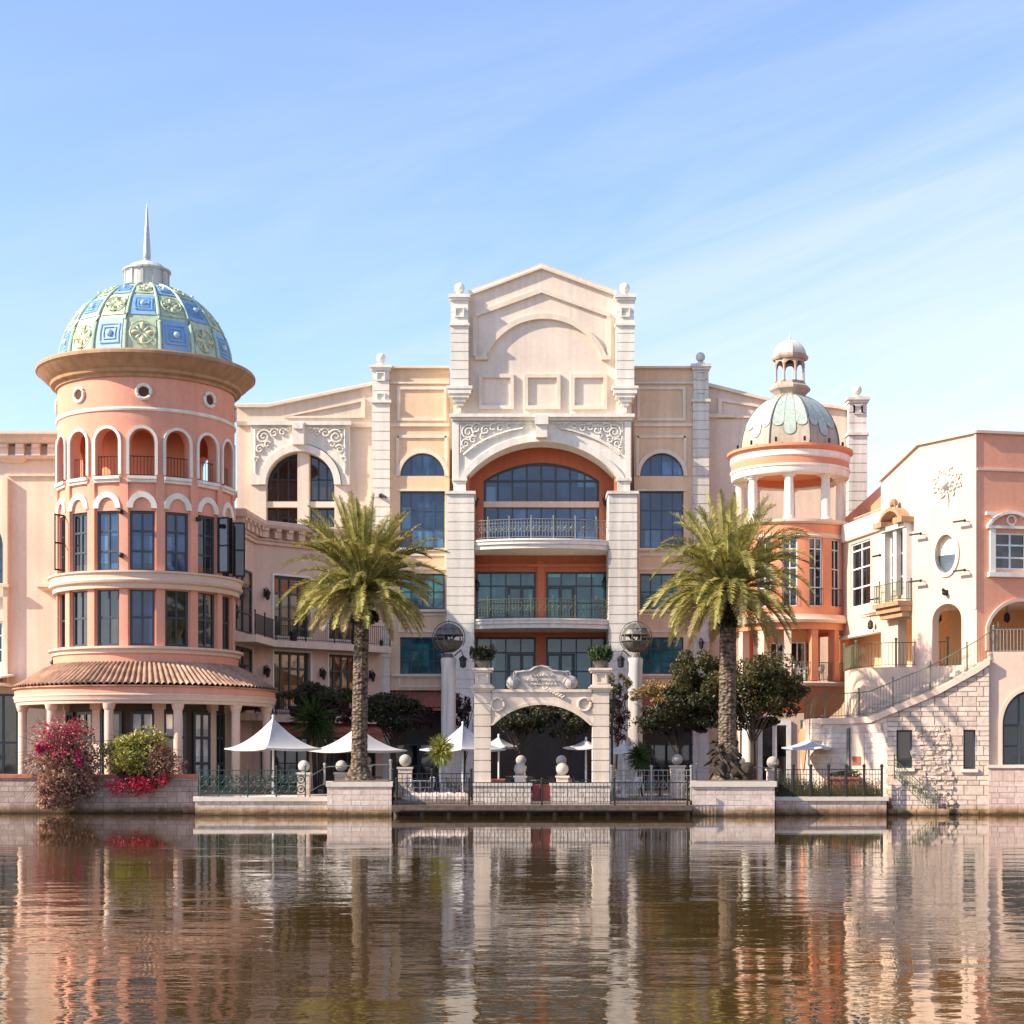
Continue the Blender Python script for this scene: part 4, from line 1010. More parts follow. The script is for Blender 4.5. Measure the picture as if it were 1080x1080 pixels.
    for k in range(6): p = dp(va+2*pi*k/12-1.3, .06, .08); b.box(p[0]-.05, p[0]+.05, p[1]-.05, p[1]+.05, p[2]-.05, p[2]+.16)
    b.split('roof_light', IRON, t)
    # lantern cupola
    b = MB(); b.lathe(c, [(.72, 20.2), (.76, 20.35), (.9, 20.5), (1.02, 20.6), (1.02, 20.72), (.92, 20.8), (.78, 20.86), (.78, 21.0), (.001, 21.0)], 8)
    b.build('lantern_base', LCOL, t)
    for k in range(8):
        a = va+pi/8+2*pi*k/8; p = (c[0]+.72*sin(a), c[1]-.72*cos(a)); b = MB(); b.lathe(p, [(.075, 21.0), (.055, 21.06), (.055, 21.75), (.09, 21.85)], 8); b.build('lantern_column', LCOL, t)
    b = MB()
    for k in range(8):
        F = ring_frame(CX, CY, .70, va+2*pi*k/8); u0, u1 = -.17, .17
        b.wall(F, [(-.29, 22.1), (-.29, 21.75), (-.21, 21.75)]+arch(-.21, .21, 21.78, .2, 10)[1:-1]+[(.21, 21.75), (.29, 21.75), (.29, 22.1)], [], .08)
    b.lathe(c, [(.7, 22.08), (.86, 22.1), (.92, 22.2), (.92, 22.3), (.78, 22.34)], 8); b.build('lantern_arcade', LCOL, t)
    b = MB(); b.lathe(c, [(.82*cos(e), 22.34+.76*sin(e)) for e in [radians(88)*i/8 for i in range(9)]], 8)
    b.tube([(CX, CY, 23.1), (CX, CY, 23.55)], .03, 5, .01); b.sph((CX, CY, 23.2), .07, 8, 6); b.build('lantern_dome', WHITE2, t)
    # open gallery with piers, and bowl below
    K2 = 14
    for k in range(K2):
        a = va+radians(-2)+2*pi*k/K2; F = ring_frame(CX, CY, R-.05, a); b = MB(F); b.box(-.17, .17, -.26, .14, 6.15, 8.62); b.box(-.2, .2, -.28, .17, 6.15, 6.4); b.build('gallery_pier', CREAM if k in (13, 12, 11, 0) else SALM2, t)  # sunlit left side put into the colour: cream piers there, coral elsewhere
    b = MB(); b.lathe(c, [(R-.3, 8.95), (R-.3, 8.6), (R+.14, 8.6), (R+.14, 8.95)], 96); b.lathe(c, [(.01, 8.75), (R-.2, 8.75)], 48)
    b.build('gallery_beam', SALM2, t, smooth=True)
    b = MB(); b.lathe(c, [(.01, 6.1), (R+.2, 6.1), (R+.28, 6.04), (R+.24, 5.9), (R-.1, 5.85)], 96); b.build('gallery_slab', CREAM, t, smooth=True)
    b = MB(); b.lathe(c, [(R+.05, 5.9), (R-.05, 5.5), (R-.4, 4.9), (R-1.0, 4.4), (1.2, 4.2)], 64); b.lathe(c, [(1.9, 4.4), (1.7, .7)], 48); b.build('bowl_corbel', SALM2, t, smooth=True)
    b = MB(); b.lathe(c, [(1.1, 6.1), (1.1, 8.7)], 32); b.build('gallery_core', ORNG, t, smooth=True)
    for k in (-1, 0, 1): F = ring_frame(CX, CY, 1.12, va+k*.85+.3); window(t, F, -.4, .4, 6.15, 8.1, 2, 2, d=.02, fm=FRW, gm=GDARK, bar=.06, fr=.06, name='glazed_door')
    railing([(c[0]+(R+.0)*sin(a), c[1]-(R+.0)*cos(a), 6.12) for a in [va-1.4+2.6*i/16 for i in range(17)]], .9, 30, .12, ORAIL, 'gallery_railing', t, posts=False, orn=0)
    # ground floor front with white framed doors
    F = FY(79.6); u, wz = F.u, F.w
    b = MB(); b.box(u(782), u(848), -1.5, 0, .7, wz(752), F); b.build('ground_floor', CREAM, t)
    window(t, F, u(799), u(834), .75, wz(760), 2, 1, d=.02, fm=FRW, gm=GDARK, bar=.2, fr=.22, name='glazed_door')
    b = MB(); b.cyl((u(788), 79.3), .32, .26, .7, wz(750), 14); b.build('pillar', WHITE, t, smooth=True)
    k = 86/82.0; t.scale = (k, k, k); t.location = (PX(833, 86), 86, .7-1.5*(k-1))   # stands a little farther back and is a little larger
rotunda()
# ============================================================ RIGHT HAND BUILDING
def right_building():
    CXx, CYy = PX(1030, 72), 72.0
    t = thing('corner_building', 'cream and salmon building with oval window and arched loggia at the right edge', 'building', (CXx, CYy, .7))
    # facet 1 (cream, with the oval window) runs left and back from the corner
    d1 = (-.6, .8); A = (CXx, CYy); B = (A[0]+d1[0]*3.15, A[1]+d1[1]*3.15)
    d2 = (-.27, .963); Cc = (B[0]+d2[0]*3.5, B[1]+d2[1]*3.5)
    F1 = Fr(B[0], B[1], atan2(A[1]-B[1], A[0]-B[0])); l1 = 3.15
    F2_ = Fr(Cc[0], Cc[1], atan2(B[1]-Cc[1], B[0]-Cc[0])); l2 = 3.5
    F3 = Fr(A[0], A[1], radians(11)); l3 = 9.0
    zT = PZ(457, 72)
    zf = 6.5; ZB = 16.45
    # facet 1 wall with arch and oval hole
    oc = (1.52, 11.45); ov = [(oc[0]+.58*cos(2*pi*i/28), oc[1]+.86*sin(2*pi*i/28)) for i in range(28)]
    ah = [(.75, zf), (2.35, zf)]+list(reversed(arch(.75, 2.35, 8.5, .75, 16)))
    b = MB(); b.wall(F1, [(0, .7), (l1, .7), (l1, zT), (0, zT-.05)], [ov, ah], .45)
    b.wall(F2_, [(0, .7), (l2, .7), (l2, zT-.05), (0, zT-1.1)], [[(1.6, zf), (2.9, zf), (2.9, 8.8), (1.6, 8.8)], [(.9, 9.9), (2.6, 9.9), (2.6, 13.0), (.9, 13.0)]], .45)
    b.split('cream_wall', CREAM, t)
    b = MB(F1); ring = ov+[ov[0]]; out_ = [(oc[0]+(p[0]-oc[0])*1.26, oc[1]+(p[1]-oc[1])*1.2) for p in ring]; b.ribbon(F1, ring, out_, -.05, .08)
    o = b.build('oval_window', WHITE, t, smooth=False)
    b = MB(); b.wall(F1, ov, (), .03, -.2); b.build('pane', glass('oval_glass', (.30, .34, .35), ior=1.6, rough=.15), o)
    # salmon front
    a0, a1 = 1.35, 3.9; bh = [(a0, zf), (4.4, zf)]+list(reversed(arch(a0-.15, 4.4, 8.0, 1.25, 20)))[0:]
    b0, b1 = .85+.5, 3.6
    w0, w1 = 1.05+.15, 2.75
    bh = [(.55, zf), (3.6, zf)]+list(reversed(arch(.55, 3.6, 8.1, 1.15, 20)))
    wh = [(.85, 10.62), (2.35, 10.62), (2.35, 12.25), (.85, 12.25)]
    b = MB(); b.wall(F3, [(0, .7), (l3, .7), (l3, zT), (0, zT)], [bh, wh], .45)
    b.build('salmon_wall', SALMR, t)
    b = MB(); b.rake(F3, (0, 14.95), (l3, 14.95), [(0, -.06), (.08, -.04), (.08, .06), (0, .08)])
    b.archband(F3, .55, 3.6, 8.1, 1.15, .14, 0, .1, legs=1.0)
    b.split('string_course', CREAM, t)
    b = MB(); b.rake(F3, (-.05, zT), (l3, zT), [(-.5, 0), (.14, 0), (.14, .12), (-.5, .12)]); b.rake(F1, (0, zT-.05), (l1+.05, zT), [(-.5, 0), (.14, 0), (.14, .12), (-.5, .12)]); b.rake(F2_, (0, zT-1.1), (l2+.05, zT-.05), [(-.5, 0), (.14, 0), (.14, .14), (-.5, .14)])
    b.box(l1-.1, l1+.02, 0, .06, 8.9, zT-.02, F1)
    b.build('coping', CREAM, t)
    wdw = window(t, F3, .85, 2.35, 10.62, 12.25, 2, 3, d=-.15, fm=FRW, gm=GDARK, bar=.07, fr=.09)
    b = MB(F3); b.box(.6, .85, 0, .1, 10.5, 12.4); b.box(2.35, 2.6, 0, .1, 10.5, 12.4); b.box(.5, 2.7, 0, .2, 10.3, 10.5); b.box(.45, 2.75, 0, .18, 12.4, 12.52)
    b.archband(F3, .58, 2.62, 12.52, .52, .13, 0, .2, 18); b.tube([(1.6+.2*cos(a), .08, 12.78+.2*sin(a)) for a in [2*pi*i/14 for i in range(15)]], .05, 5)
    b.build('window_surround', WHITE, t)
    # interior of the loggia: floor, ceiling, back wall
    b = MB()
    Bk = [(PX(893, 86), 86), (PX(1000, 78), 78), (PX(1120, 78), 78)]
    for p, q_ in zip(Bk[:-1], Bk[1:]): b.add([(p[0], p[1], zf), (q_[0], q_[1], zf), (q_[0], q_[1], 9.4), (p[0], p[1], 9.4)], [(0, 1, 2, 3)])
    b.build('loggia_back_wall', ORNG, t)
    b = MB(); poly = [F3.pt(l3, -.2, 0), F3.pt(.3, -.3, 0), F1.pt(l1-.2, -.3, 0), F1.pt(.1, -.3, 0), F2_.pt(.2, -.3, 0), (PX(890, 84.5), 84.5, 0), (PX(893, 86), 86, 0), (PX(1000, 78), 78, 0), (PX(1120, 78), 78, 0)]
    b.add([(p[0], p[1], 9.38) for p in poly]+[(p[0], p[1], 9.5) for p in poly], [tuple(range(9)), tuple(range(9, 18))]); b.build('loggia_ceiling', LSOF, t)
    for (x, y) in ((990, 76), (1045, 75.5), (918, 80), (1062, 76)):
        X = PX(x, y); b = MB(); b.tube([(X, y, 9.38), (X, y, 9.1)], .015, 4); b.lathe((X, y), [(.05, 9.1), (.13, 9.0), (.15, 8.75), (.06, 8.65)], 6); b.build('hanging_lantern', IRON, t)
    # rear volume and roof
    b = MB(); b.add([(p[0], p[1], z) for z in (9.6, zT-1.3) for p in (F3.pt(l3, -.4, 0), F3.pt(.3, -.45, 0), F1.pt(.2, -.45, 0), F2_.pt(.1, -.45, 0), (PX(895, 92), 92, 0), (PX(1250, 92), 92, 0))], [(6,7,8,9,10,11), (3,4,10,9), (4,5,11,10)])
    b.build('flat_roof', SALM2, t)
    # balcony bay seen edge-on, with pediment
    b = MB(F2_); b.box(.55, 2.95, 0, .75, 9.35, 9.55); b.box(.6, 2.9, 0, .6, 9.1, 9.35); b.box(.7, 2.8, 0, .45, 8.85, 9.1)
    bal = b.build('balcony', COPP, t)
    railing([F2_.pt(.6, .05, 9.55), F2_.pt(.6, .7, 9.55), F2_.pt(2.9, .7, 9.55), F2_.pt(2.9, .05, 9.55)], .85, 1.2, .12, ORAIL, 'railing', bal, r=.014)
    b = MB(F2_); b.box(.6, .9, 0, .3, 9.55, 12.9); b.box(2.6, 2.9, 0, .3, 9.55, 12.9); b.box(1.6, 1.9, 0, .25, 9.9, 12.9); b.box(.6, 2.9, 0, .4, 12.9, 13.1)
    b.split('balcony_column', WHITE, t)
    window(t, F2_, .9, 2.6, 9.7, 12.9, 2, 3, d=-.1, fm=FRW, gm=GWARM, bar=.07, fr=.08)
    b = MB(F2_); b.box(.4, 1.2, 0, .65, 13.1, 13.35); b.box(2.3, 3.1, 0, .65, 13.1, 13.35); b.archband(F2_, .8, 2.7, 13.2, .55, .16, 0, .55, 16); b.build('pediment', COPP, t)
    b = MB(F2_); b.tube([(1.4, .3, 13.6), (1.6, .35, 14.1), (1.75, .3, 14.25), (1.9, .35, 14.1), (2.1, .3, 13.6)], .07, 5); b.sph(F2_.pt(1.75, .3, 14.15), .2, 10, 6); b.build('pediment_ornament', COPP, t)
    # white foliage crest on the cream wall
    b = MB(F1); random.seed(3)
    for i in range(16): 
        a = 2*pi*i/16; r = .38+.12*(i % 2); spiral(b, F1, 1.55+r*1.35*cos(a), 14.6+r*sin(a), .17, 1.3, .05, .045, 1 if i % 2 else -1, a)
    for i in range(9): a = 2*pi*i/9; b.sph(F1.pt(1.55+.25*cos(a), .06, 14.6+.2*sin(a)), .13, 8, 6)
    b.tube([(1.6, .05, 14.1), (1.66, .07, 13.8), (1.6, .05, 13.45)], .05, 5, .01, F1)
    b.sph(F1.pt(1.55, .08, 14.6), .28, 12, 8); b.build('plaster_crest', WHITE, t, smooth=True)
    # projecting lamp arms
    for k, (F, u_, z) in enumerate(((F1, .35, 12.45), (F1, .35, 10.35), (F1, 2.75, 12.75), (F1, 2.75, 10.6), (F2_, .45, 11.9), (F2_, .3, 9.9))):
        b = MB(F); b.tube([(u_, 0, z), (u_, .35, z-.03)], .02, 5); b.box(u_-.55, u_+.05, .3, .42, z-.04, z+.03); b.sph(F.pt(u_, .3, z), .07, 8, 5); b.build('lamp_arm', IRON, t)
    b = MB(F1); b.box(1.5, 1.62, 0, .12, 9.6, 9.85); b.sph(F1.pt(1.56, .2, 9.7), .1, 8, 6); b.sph(F1.pt(1.5, .18, 9.85), .08, 8, 6); b.build('bulkhead_lamp', IRON, t)
    b = MB(F3); b.box(.4, .46, 0, .2, 13.0, 13.06); b.box(.3, .75, .2, .36, 12.95, 13.08); b.build('security_camera', FRW, t)
    # connecting wall between rotunda and corner building
    F4 = F2(886, 84.6, 946, 77.6); l4 = sqrt((PX(946,77.6)-PX(886,84.6))**2+49)
    wu0, wu1 = F4.u(897), F4.u(918); wz0, wz1 = 9.95, 13.15
    b = MB(); b.wall(F4, [(0, 8.55), (l4, 8.55), (l4, 14.1), (0, 14.1)], [[(wu0, wz0), (wu1, wz0), (wu1, wz1), (wu0, wz1)]], .4)
    b.box(F4.u(938), l4, -.4, 0, 6.3, 8.55, F4); b.build('link_wall', CREAM, t)
    b = MB(); b.rake(F4, (-.1, 13.35), (l4, 13.35), [(0, 0), (.14, 0), (.2, .1), (.2, .85), (-.4, .9)]); b.rake(F4, (0, 8.5), (F4.u(938), 8.5), [(-.3, 0), (.12, 0), (.12, .12), (-.3, .12)]); b.split('link_cornice', WHITE, t)
    window(t, F4, wu0, wu1, wz0, wz1, 2, 4, d=-.15, fm=FRW, gm=GDARK, bar=.07, fr=.08, hb=[.3, .6, .88])
    b = MB(); b.add([F4.pt(.2, -.5, 13.6), (PX(893, 90), 90, 13.6), (PX(948, 88), 88, 13.6), F4.pt(l4, -.5, 13.6), (PX(885, 88), 88, PZ(552, 88)), (PX(934, 84), 84, PZ(508, 84)), (PX(934, 84), 84, 13.6), (PX(885, 88), 88, 13.6), (PX(885, 88), 88.4, PZ(552, 88)), (PX(934, 84), 84.4, PZ(508, 84))], [(0,1,2,3), (4,5,6,7), (4,5,9,8)])
    b.build('rear_gable', SALM, t)
    railing([F4.pt(.3, -.5, 14.1), F4.pt(l4-1.0, -.5, 14.1)], .5, 1.5, .15, CREAM, 'roof_railing', t, posts=False)
    # terrace, its cream retaining wall, its railing
    b = MB()
    plan = [(891, 78.6), (898, 76.8), (912, 75.6), (935, 75.0), (965, 74.7), (1000, 74.3), (1042, 73.0)]
    P = [(PX(x, y), y) for x, y in plan]
    for i in range(len(P)-1):
        (xa, ya), (xb, yb) = P[i], P[i+1]; b.add([(xa, ya, .7), (xb, yb, .7), (xb, yb, zf+.05), (xa, ya, zf+.05)], [(0, 1, 2, 3)])
    b.build('terrace_wall', CREAM, t, smooth=True)
    b = MB(); base = P+[(PX(1120, 70.6), 70.6+.1), (PX(1130, 80), 80), (PX(1000, 80), 80), (PX(893, 86.5), 86.5)]
    b.add([(x, y, zf) for x, y in base], [tuple(range(len(base)))]); b.build('terrace_floor', COPE, t)
    railing([(x, y+.05, zf+.05) for x, y in P[:6]], 1.1, 2.1, .16, ORAIL, 'terrace_railing', t, r=.012, pr=.05)
    # lower block with the arched window by the water
    F5 = F2(1043, 70.7, 1140, 70.2); u, wz = F5.u, F5.w; u0, u1 = u(1057), u(1113)
    ws = wz(765); ri = wz(729)-ws
    b = MB(); b.wall(F5, [(0, 2.0), (u(1139), 2.0), (u(1139), zf+.45), (0, zf+.45)], [[(u0, 2.05), (u1, 2.05)]+list(reversed(arch(u0, u1, ws, ri, 24)))], .5)
    b.build('quayside_wall', CREAM, t)
    b = MB(); b.archband(F5, u0, u1, ws, ri, .16, -.02, .08, 24, legs=1.7); b.build('arch_trim', CREAM, t)
    window(t, F5, u0, u1, 2.05, ws, 3, 2, d=-.3, rise=ri, fm=FRD, gm=GDARK, bar=.08, fr=.12)
    b = MB(); b.box(-.05, u(1139), -3, .25, -.8, 2.0, F5); b.build('stone_base', STONE, t); b = MB(); b.box(-.1, u(1139), -.4, .32, 2.0, 2.14, F5); b.build('base_coping', COPE, t)
    railing([F5.pt(.2, -.1, zf+.4), F5.pt(u(1139), -.1, zf+.4)], 1.0, 2.5, .14, SIRON, 'terrace_railing', t, r=.01)
right_building()
# ============================================================ STONE STAIRCASE
def stairs():
    t = thing('stone_staircase', 'curving outdoor staircase with pink stone flank wall and olive railing', 'staircase', (PX(950, 71), 71, 0))
    plan = [(846, 76.2, 778), (851, 75.0, 768), (863, 73.8, 757.5), (885, 73.0, 757.5), (918, 72.0, 755.5), (936, 71.4, 748)]
    P = [(PX(x, y), y, PZ(py, y)) for x, y, py in plan]
    b = MB()
    for i in range(len(P)-1):
        a, c = P[i], P[i+1]
        b.add([(a[0], a[1], .7), (c[0], c[1], .7), (c[0], c[1], c[2]-.25), (a[0], a[1], a[2]-.25), (a[0], a[1]+.4, .7), (c[0], c[1]+.4, .7), (c[0], c[1]+.4, c[2]-.25), (a[0], a[1]+.4, a[2]-.25)], [(0,1,2,3),(4,5,6,7),(2,3,7,6)])
    b.build('curved_wall', STONEL, t)
    F = F2(936, 71.4, 1043, 70.5); u, wz = F.u, F.w
    top = [(1043, 694), (1030, 703), (1010, 714), (990, 725), (970, 734), (950, 742), (936, 748)]
    oc = [(u(936), -.8), (u(1043), -.8)]+[(u(x), wz(y, u(x))-.22) for x, y in top]
    holes = [[(u(a), wz(d)), (u(c), wz(d)), (u(c), wz(e)), (u(a), wz(e))] for a, c, d, e in ((945.5, 962, 810, 770), (1016, 1029, 811, 770))]
    b = MB(); b.wall(F, oc, holes, .5); b.build('flank_wall', STONEW, t)
    for h in holes:
        window(t, F, h[0][0], h[1][0], h[0][1], h[2][1], 1, 1, d=-.3, gm=GDARK, fr=.08)
    b = MB(F); 
    for h in holes: b.box(h[0][0]-.1, h[1][0]+.1, 0, .12, h[0][1]-.14, h[0][1])
    b.split('sill', COPE, t)
    # coping ribbon that climbs with the stair
    C3 = [(p[0], p[1], p[2]) for p in P]+[F.pt(u(x), 0, wz(y, u(x))) for x, y in reversed(top[:-1])]
    b = MB(); vs = []
    for p in C3: vs += [(p[0], p[1]-.14, p[2]-.27), (p[0], p[1]-.14, p[2]), (p[0], p[1]+.35, p[2]), (p[0], p[1]+.35, p[2]-.27)]
    b.add(vs, [(4*i+j, 4*i+(j+1) % 4, 4*i+4+(j+1) % 4, 4*i+4+j) for i in range(len(C3)-1) for j in range(4)]+[(0,1,2,3)]); b.build('coping', CREAM, t)
    # steps
    b = MB(); n = 15; x0, x1 = PX(918, 72), PX(1050, 71.6); z0, z1 = C3[4][2]-.05, 6.5
    for k in range(n):
        a = x0+(x1-x0)*k/n; f = k/n; y0 = 72.2-.0*f-(1.35*f); b.box(a, a+(x1-x0)/n+.02, y0+.2, 74.9-1.2*f, 1.0, z0+.22+(z1-z0)*(k+1)/n)
    b.box(PX(852, 74.5), x0, 73.6, 76.4, 3.2, z0); b.build('step', STONEL, t)
    b = MB(); b.add([(PX(846, 76)-.12, 75.9, 3.75), (PX(862, 74), 73.78, 4.0), (PX(857, 74.4), 74.3, 3.7), (PX(850, 75), 74.9, 2.9), (PX(848, 76)-.1, 75.8, 1.6), (PX(846, 76)-.12, 76.3, 3.75)], [(0,1,2,3,4,5)]); b.build('curved_soffit', SALM2, t)
    pl = [(p[0], p[1]+.1, p[2]) for p in C3]
    railing(pl[1:]+[(PX(1053, 70.9), 70.9, 6.95)], 1.08, 1.62, .15, ORAIL, 'railing', t, r=.009, pr=.03, top=.022)
    bk = [(PX(920, 75), 74.85, z0), (PX(1040, 73), 73.4, 6.4)]
    # little lights on steps, wall grille, service door, pipe
    b = MB(); 
    for k in range(3, 14, 2): a = x0+(x1-x0)*k/n; b.box(a, a+.3, 74.1-.09*k, 74.4-.09*k, z0+(z1-z0)*(k+1)/n, z0+(z1-z0)*(k+1)/n+.1)
    b.split('step_light', IRON, t)
    F6 = F2(885, 73.0, 918, 72.0); b = MB(F6); x = F6.u(904); b.box(x-.22, x+.22, 0, .05, 2.1, 2.5); b.build('grille', TILE2, t)
    b = MB(F6); x = F6.u(895.5); b.box(x-.06, x+.06, 0, .12, .7, 3.75); b.build('drainpipe', BRONZE, t)
    b = MB(F6); b.box(F6.u(899), F6.u(911.5), -.1, .04, .7, 3.5); b.build('service_door', CREAM, t)
    # rough rock face of dry cascade, corner stair down to the water
    b = MB(F); rn = random.Random(5)
    for k in range(330):
        zc = rn.uniform(-.1, 3.7); sp = (u(1003)-u(963))*.5*(1-.25*zc/4); xc = (u(963)+u(1003))/2+rn.uniform(-sp, sp); hw, hh = rn.uniform(.08, .26), rn.uniform(.05, .14); dd = rn.uniform(.02, .09)*(1.3-.2*zc)
        j = lambda: rn.uniform(-.04, .04)
        b.add([(xc-hw+j(), -.1, zc-hh), (xc+hw+j(), -.1, zc-hh), (xc+hw, -.1, zc+hh), (xc-hw, -.1, zc+hh), (xc-hw*.8+j(), dd+j(), zc-hh*.8+j()), (xc+hw*.8+j(), dd+j(), zc-hh*.8+j()), (xc+hw*.8+j(), dd+j(), zc+hh*.8+j()), (xc-hw*.8+j(), dd+j(), zc+hh*.8+j())],
              [(4,5,6,7), (0,1,5,4), (1,2,6,5), (2,3,7,6), (3,0,4,7)])
    b.build('rock_face', STONEW, t)
    b = MB(F); b.box(u(936), u(1000), 0, 1.0, -.8, .25)
    for k in range(8): b.box(u(940)+k*.27, u(940)+k*.27+.3, 0, .85, .0, 1.75-k*.21)
    b.build('water_steps', STONEW, t)
    railing([F.pt(u(943), .85, 1.55), F.pt(u(986), .85, -.1)], .85, 2.0, .14, ORAIL, 'railing', t, orn=1)
stairs()
# ============================================================ QUAY WALLS, PLANTERS, DECK
def solid(name, pts, z0, z1, mat, label, cat, cope=None, parent=None, group=None, over=.08, ct=.16):
    t = thing(name, label, cat, (sum(p[0] for p in pts)/len(pts), sum(p[1] for p in pts)/len(pts), z0), group)
    b = MB(); n = len(pts); b.add([(x, y, z0) for x, y in pts]+[(x, y, z1) for x, y in pts], [tuple(range(n, 2*n))]+[(i, (i+1) % n, n+(i+1) % n, n+i) for i in range(n)]); b.build('wall', mat, t)
    if cope:
        cx = sum(p[0] for p in pts)/n; cy = sum(p[1] for p in pts)/n
        P = [(x+(over if x > cx else -over), y+(over if y > cy else -over)) for x, y in pts]
        b = MB(); b.add([(x, y, z1) for x, y in P]+[(x, y, z1+ct) for x, y in P], [tuple(range(n)), tuple(range(n, 2*n))]+[(i, (i+1) % n, n+(i+1) % n, n+i) for i in range(n)]); b.build('coping', cope, t)
    return t
def pxy(*L_): return [(PX(x, y), y) for x, y in L_]
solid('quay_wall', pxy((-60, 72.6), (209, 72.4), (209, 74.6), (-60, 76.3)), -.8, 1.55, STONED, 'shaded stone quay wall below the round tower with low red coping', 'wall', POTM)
w2 = solid('quay_wall', pxy((206, 69.9), (346, 69.9), (346, 77), (206, 77)), -.8, .60, STONEL, 'sunlit pale quay wall under the green lattice fence left of the left palm', 'wall', COPE)
w3 = solid('planter', pxy((345, 69.2), (413, 69.2), (413, 73.8), (345, 73.8)), -.8, 1.22, STONEL, 'pale stone planter box at the water holding the left palm', 'planter', COPE, over=.05, ct=.2)
w4 = solid('planter', pxy((730, 69.0), (817, 69.0), (817, 73.6), (730, 73.6)), -.8, 1.22, STONEL, 'pink stone planter box at the water holding the right palm', 'planter', COPE, over=.08, ct=.22)
w5 = solid('quay_wall', pxy((818, 69.9), (935, 69.9), (935, 76.5), (818, 76.5)), -.8, .62, STONE, 'low pink stone quay wall under the black fence beside the staircase', 'wall', COPE)
for p, (a, c) in ((w3, (345, 413)), (w4, (730, 817))):
    b = MB(); b.box(PX(a, 69.2)+.2, PX(c, 69.2)-.2, 69.4, 73.6, 1.3, 1.46 if p is w3 else 1.48); b.build('soil', GRND, p)
b = MB(); b.box(PX(413.5, 70), PX(729.5, 70), 70.6, 80, -.5, .58); b.box(PX(346, 77), PX(936, 77), 73.8, 97, -.5, .70); b.box(PX(-60, 77), PX(346, 80), 77, 97, -.5, .71); tag(b.build('terrace', PAVE), kind='structure')
t = thing('timber_deck', 'dark timber deck over the water in front of the stone gateway', 'deck', (PX(571, 69), 69, -.4))
b = MB(); 
k = PX(413.5, 68.6)
while k < PX(729, 68.6): b.box(k, k+.135, 68.4, 70.62, .40, .45); k += .145
b.build('deck_boards', WOODD, t)
b = MB(); b.box(PX(413.5, 68.6), PX(729, 68.6), 68.36, 68.48, .26, .42); b.box(PX(413.5, 68.6), PX(729, 68.6), 68.7, 68.8, .18, .40); b.build('edge_beam', WOODD, t)
b = MB()
for k in range(12): x = PX(418, 69)+k*1.1; b.cyl((x, 68.9), .1, .1, -1, .2, 8)
b.build('pile', WOODD, t)
# ============================================================ WATERSIDE FENCES
def fence(name, label, pts, h, mat, group='fences along the water', **kw):
    path = [(PX(x, y), y, z) for x, y, z in pts]; t = thing(name, label, 'fence', path[0], group)
    railing(path, h, par=t, mat=mat, name='railings', **kw); return t
fence('lattice_fence', 'dark green ornamental lattice fence on the sunlit quay wall', [(210, 74, .78), (211, 70.0, .78), (322, 70.0, .78)], 1.12, GIRON, every=1.3, orn=2, pr=.03, r=.014)
fence('lattice_fence', 'plain pale railing behind the left palm planter', [(322, 71.2, .78), (345, 72.6, 1.3), (412, 73.2, 1.4)], .75, SIRON, every=1.5, bar=9, pr=.05)
fence('iron_fence', 'thin black fence along the timber deck edge', [(418, 68.55, .45), (725, 68.55, .45)], .95, IRON, every=2.75, bar=.15, pr=.04, r=.011)
fence('iron_fence', 'black scrollwork fence left of the stone gateway', [(414, 71.6, .6), (497, 71.8, .6)], 1.15, IRON, every=1.6, bar=.2, orn=1, pr=.05)
fence('iron_fence', 'grey scrollwork fence between the gateway and the right palm', [(645, 71.8, .6), (729, 71.6, .6)], 1.3, SIRON, every=1.5, bar=.2, orn=1, pr=.05)
fence('iron_fence', 'pale rail behind the right palm planter', [(735, 73.8, 1.0), (818, 73.8, 1.0)], 1.0, SIRON, every=1.2, bar=9, pr=.05)
fence('iron_fence', 'black spiked fence with thick posts on the quay wall right of the right palm', [(818, 70.1, .78), (930, 70.1, .78)], 1.15, IRON, every=.72, bar=.13, orn=1, pr=.055)
